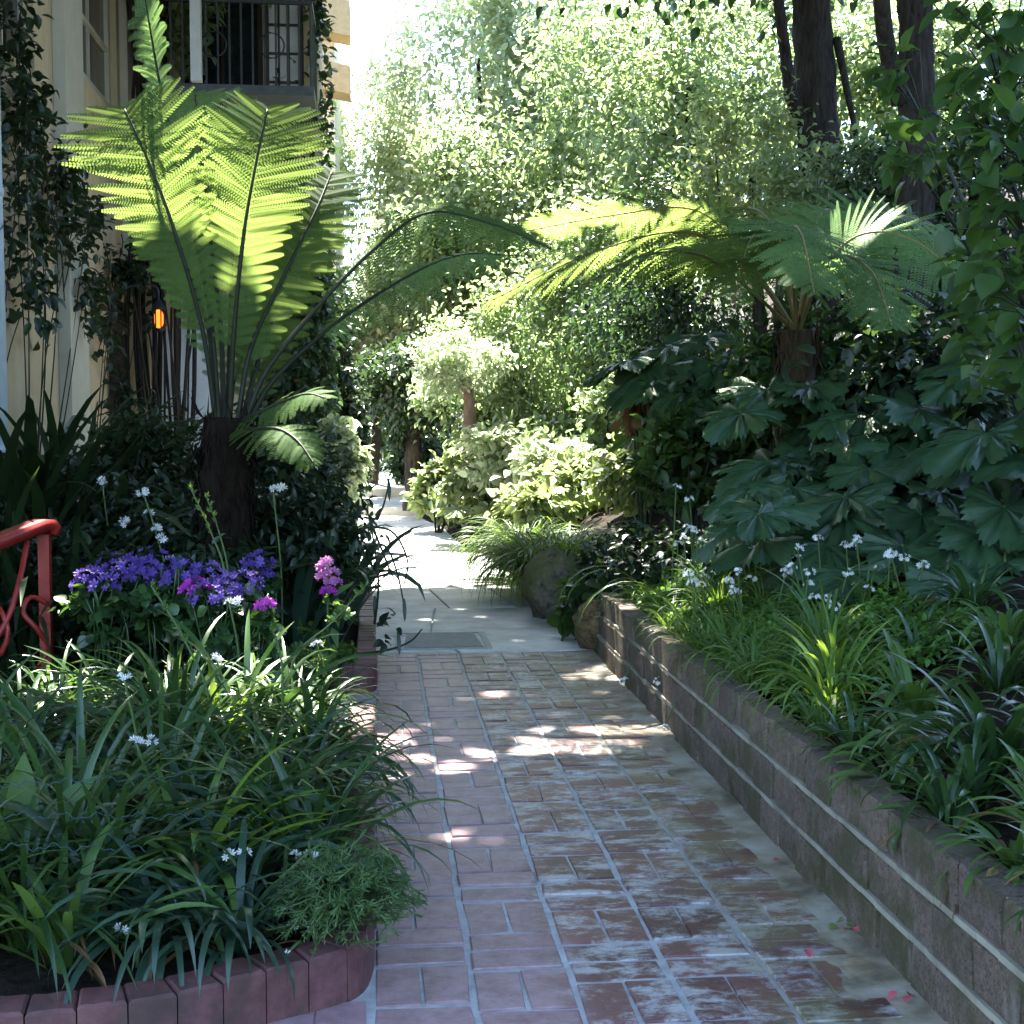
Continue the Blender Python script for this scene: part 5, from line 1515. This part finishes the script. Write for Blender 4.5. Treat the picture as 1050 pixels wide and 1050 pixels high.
cloud(mb, (-.6, 14.6, 5.9), (.12, .25, .9), 260, .09, .05, OVATE, 0, 12, .3, .2)
sb.build('stems', M['bark'], t); mb.build('foliage', M['leaf_tree_dark'], t)
# brown dry vine stems and leaves up the corner by the balcony
t = thing('creeper', 'dry brown vine trailing down the house corner beside the balcony', 'creeper', (-2.2, 14.3, 0), 'creepers climbing the house wall')
sb, mb = MB(), MB()
for k in range(22):
    x = rng.uniform(-2.5, -1.95); y = rng.uniform(14.2, 14.9)
    sb.tube(spline([(x, y, .1), (x + rng.normal(0, .1), y, 2.5), (x + rng.normal(0, .1), y, 4.6), (x + rng.normal(0, .15), y, 6.7)], 18), rng.uniform(.008, .03), 5)
cloud(mb, (-2.0, 14.1, 5.7), (.5, .3, 1.0), 700, .12, .08, OVATE, 0, 22, .35, .2)
cloud(mb, (-1.1, 13.9, 6.1), (.5, .2, .5), 300, .10, .06, OVATE, 0, 14, .35, .2)
sb.build('stems', M['bark'], t); mb.build('foliage', M['leaf_yellow'], t)
q = lp + np.array([.05, .1, .35])
bush('climbing_rose', 'dark bushy climber around and above the amber lantern', q + np.array([-.1, .35, .1]), (.5, .3, .5), 900, .10, .06, 'leaf_dark', OVATE, base=(q[0], q[1] + .4, 0), nst=9, stem='wood_dark', ncl=16)

# ------------------------------------------------------------------ fallen petals along the foot of the wall
for (px, py, lab, mat) in ((883, 958, 'pink fallen petals at the foot of the wall', 'petal_red'), (935, 1020, 'pink fallen petals nearest the camera', 'petal_red'), (835, 975, 'reddish fallen petal on the wet bricks', 'petal_red'), (803, 884, 'dark red fallen leaf by the wall', 'petal_red'), (760, 828, 'yellowish fallen leaf by the wall', 'leaf_yellow'), (875, 950, 'yellow fallen leaf beside the pink petals', 'leaf_yellow'), (1035, 918, 'orange fallen leaf on the wall top', 'leaf_dry')):
    if py == 918: q = P(px, py, 2.85) ; q = np.array([1.38, 2.85, .40])
    else:
        d = fw + (px - 525) / F * rt - (py - 525) / F * up
        q = CAM + d * (-(CAMH - .016) / d[2])
    for k in range(3 if 'petals' in lab else 1):
        pq = q + rng.normal(0, .026, 3) * (1, 1, 0) + (0, 0, .004 + .004 * k)
        b = MB(); b.inst(OVATE[0], OVATE[1], pq[None], rvec(1) * (1, 1, .2), rvec(1) * .35 + (0, 0, 1), .032, .024)
        tag(b.build('fallen_petal', M[mat], loc=pq), lab.replace('petals', 'petal'), 'petal', 'fallen petals and leaves along the wall')

# ------------------------------------------------------------------ light, sky, camera
w = bpy.data.worlds.new('World'); scene.world = w; w.use_nodes = True
nt = w.node_tree
bg = nt.nodes['Background']
sky = nt.nodes.new('ShaderNodeTexSky')
sky.sky_type = 'NISHITA'; sky.sun_disc = False
sky.sun_elevation = SUN_EL; sky.sun_rotation = SUN_AZ
sky.air_density = 1.; sky.dust_density = 1.; sky.ozone_density = 2.5
nt.links.new(sky.outputs[0], bg.inputs[0])
bg.inputs[1].default_value = .098
sl = bpy.data.lights.new('sun', 'SUN'); sl.energy = 5.0; sl.angle = R(.55); sl.color = (1, .95, .86)
so = bpy.data.objects.new('sun', sl); COL.objects.link(so)
from mathutils import Vector
so.rotation_euler = Vector(tuple(-S)).to_track_quat('-Z', 'Y').to_euler()
so.location = (0, 0, 30)

cd = bpy.data.cameras.new('camera'); cd.sensor_width = 36; cd.lens = 36 * F / 1050
cd.clip_end = 500; cd.clip_start = .05
co = bpy.data.objects.new('camera', cd); COL.objects.link(co)
co.location = tuple(CAM); co.rotation_euler = (math.pi / 2 - PIT, 0, -YAW)
scene.camera = co
scene.view_settings.view_transform = 'Standard'
scene.view_settings.look = 'None'
scene.view_settings.exposure = 3.6
scene.view_settings.gamma = 1
scene.render.resolution_x = scene.render.resolution_y = 1024
cy = scene.cycles
cy.max_bounces = 7; cy.diffuse_bounces = 4; cy.glossy_bounces = 2; cy.transmission_bounces = 4; cy.transparent_max_bounces = 4
cy.use_denoising = True
cy.sample_clamp_indirect = 6
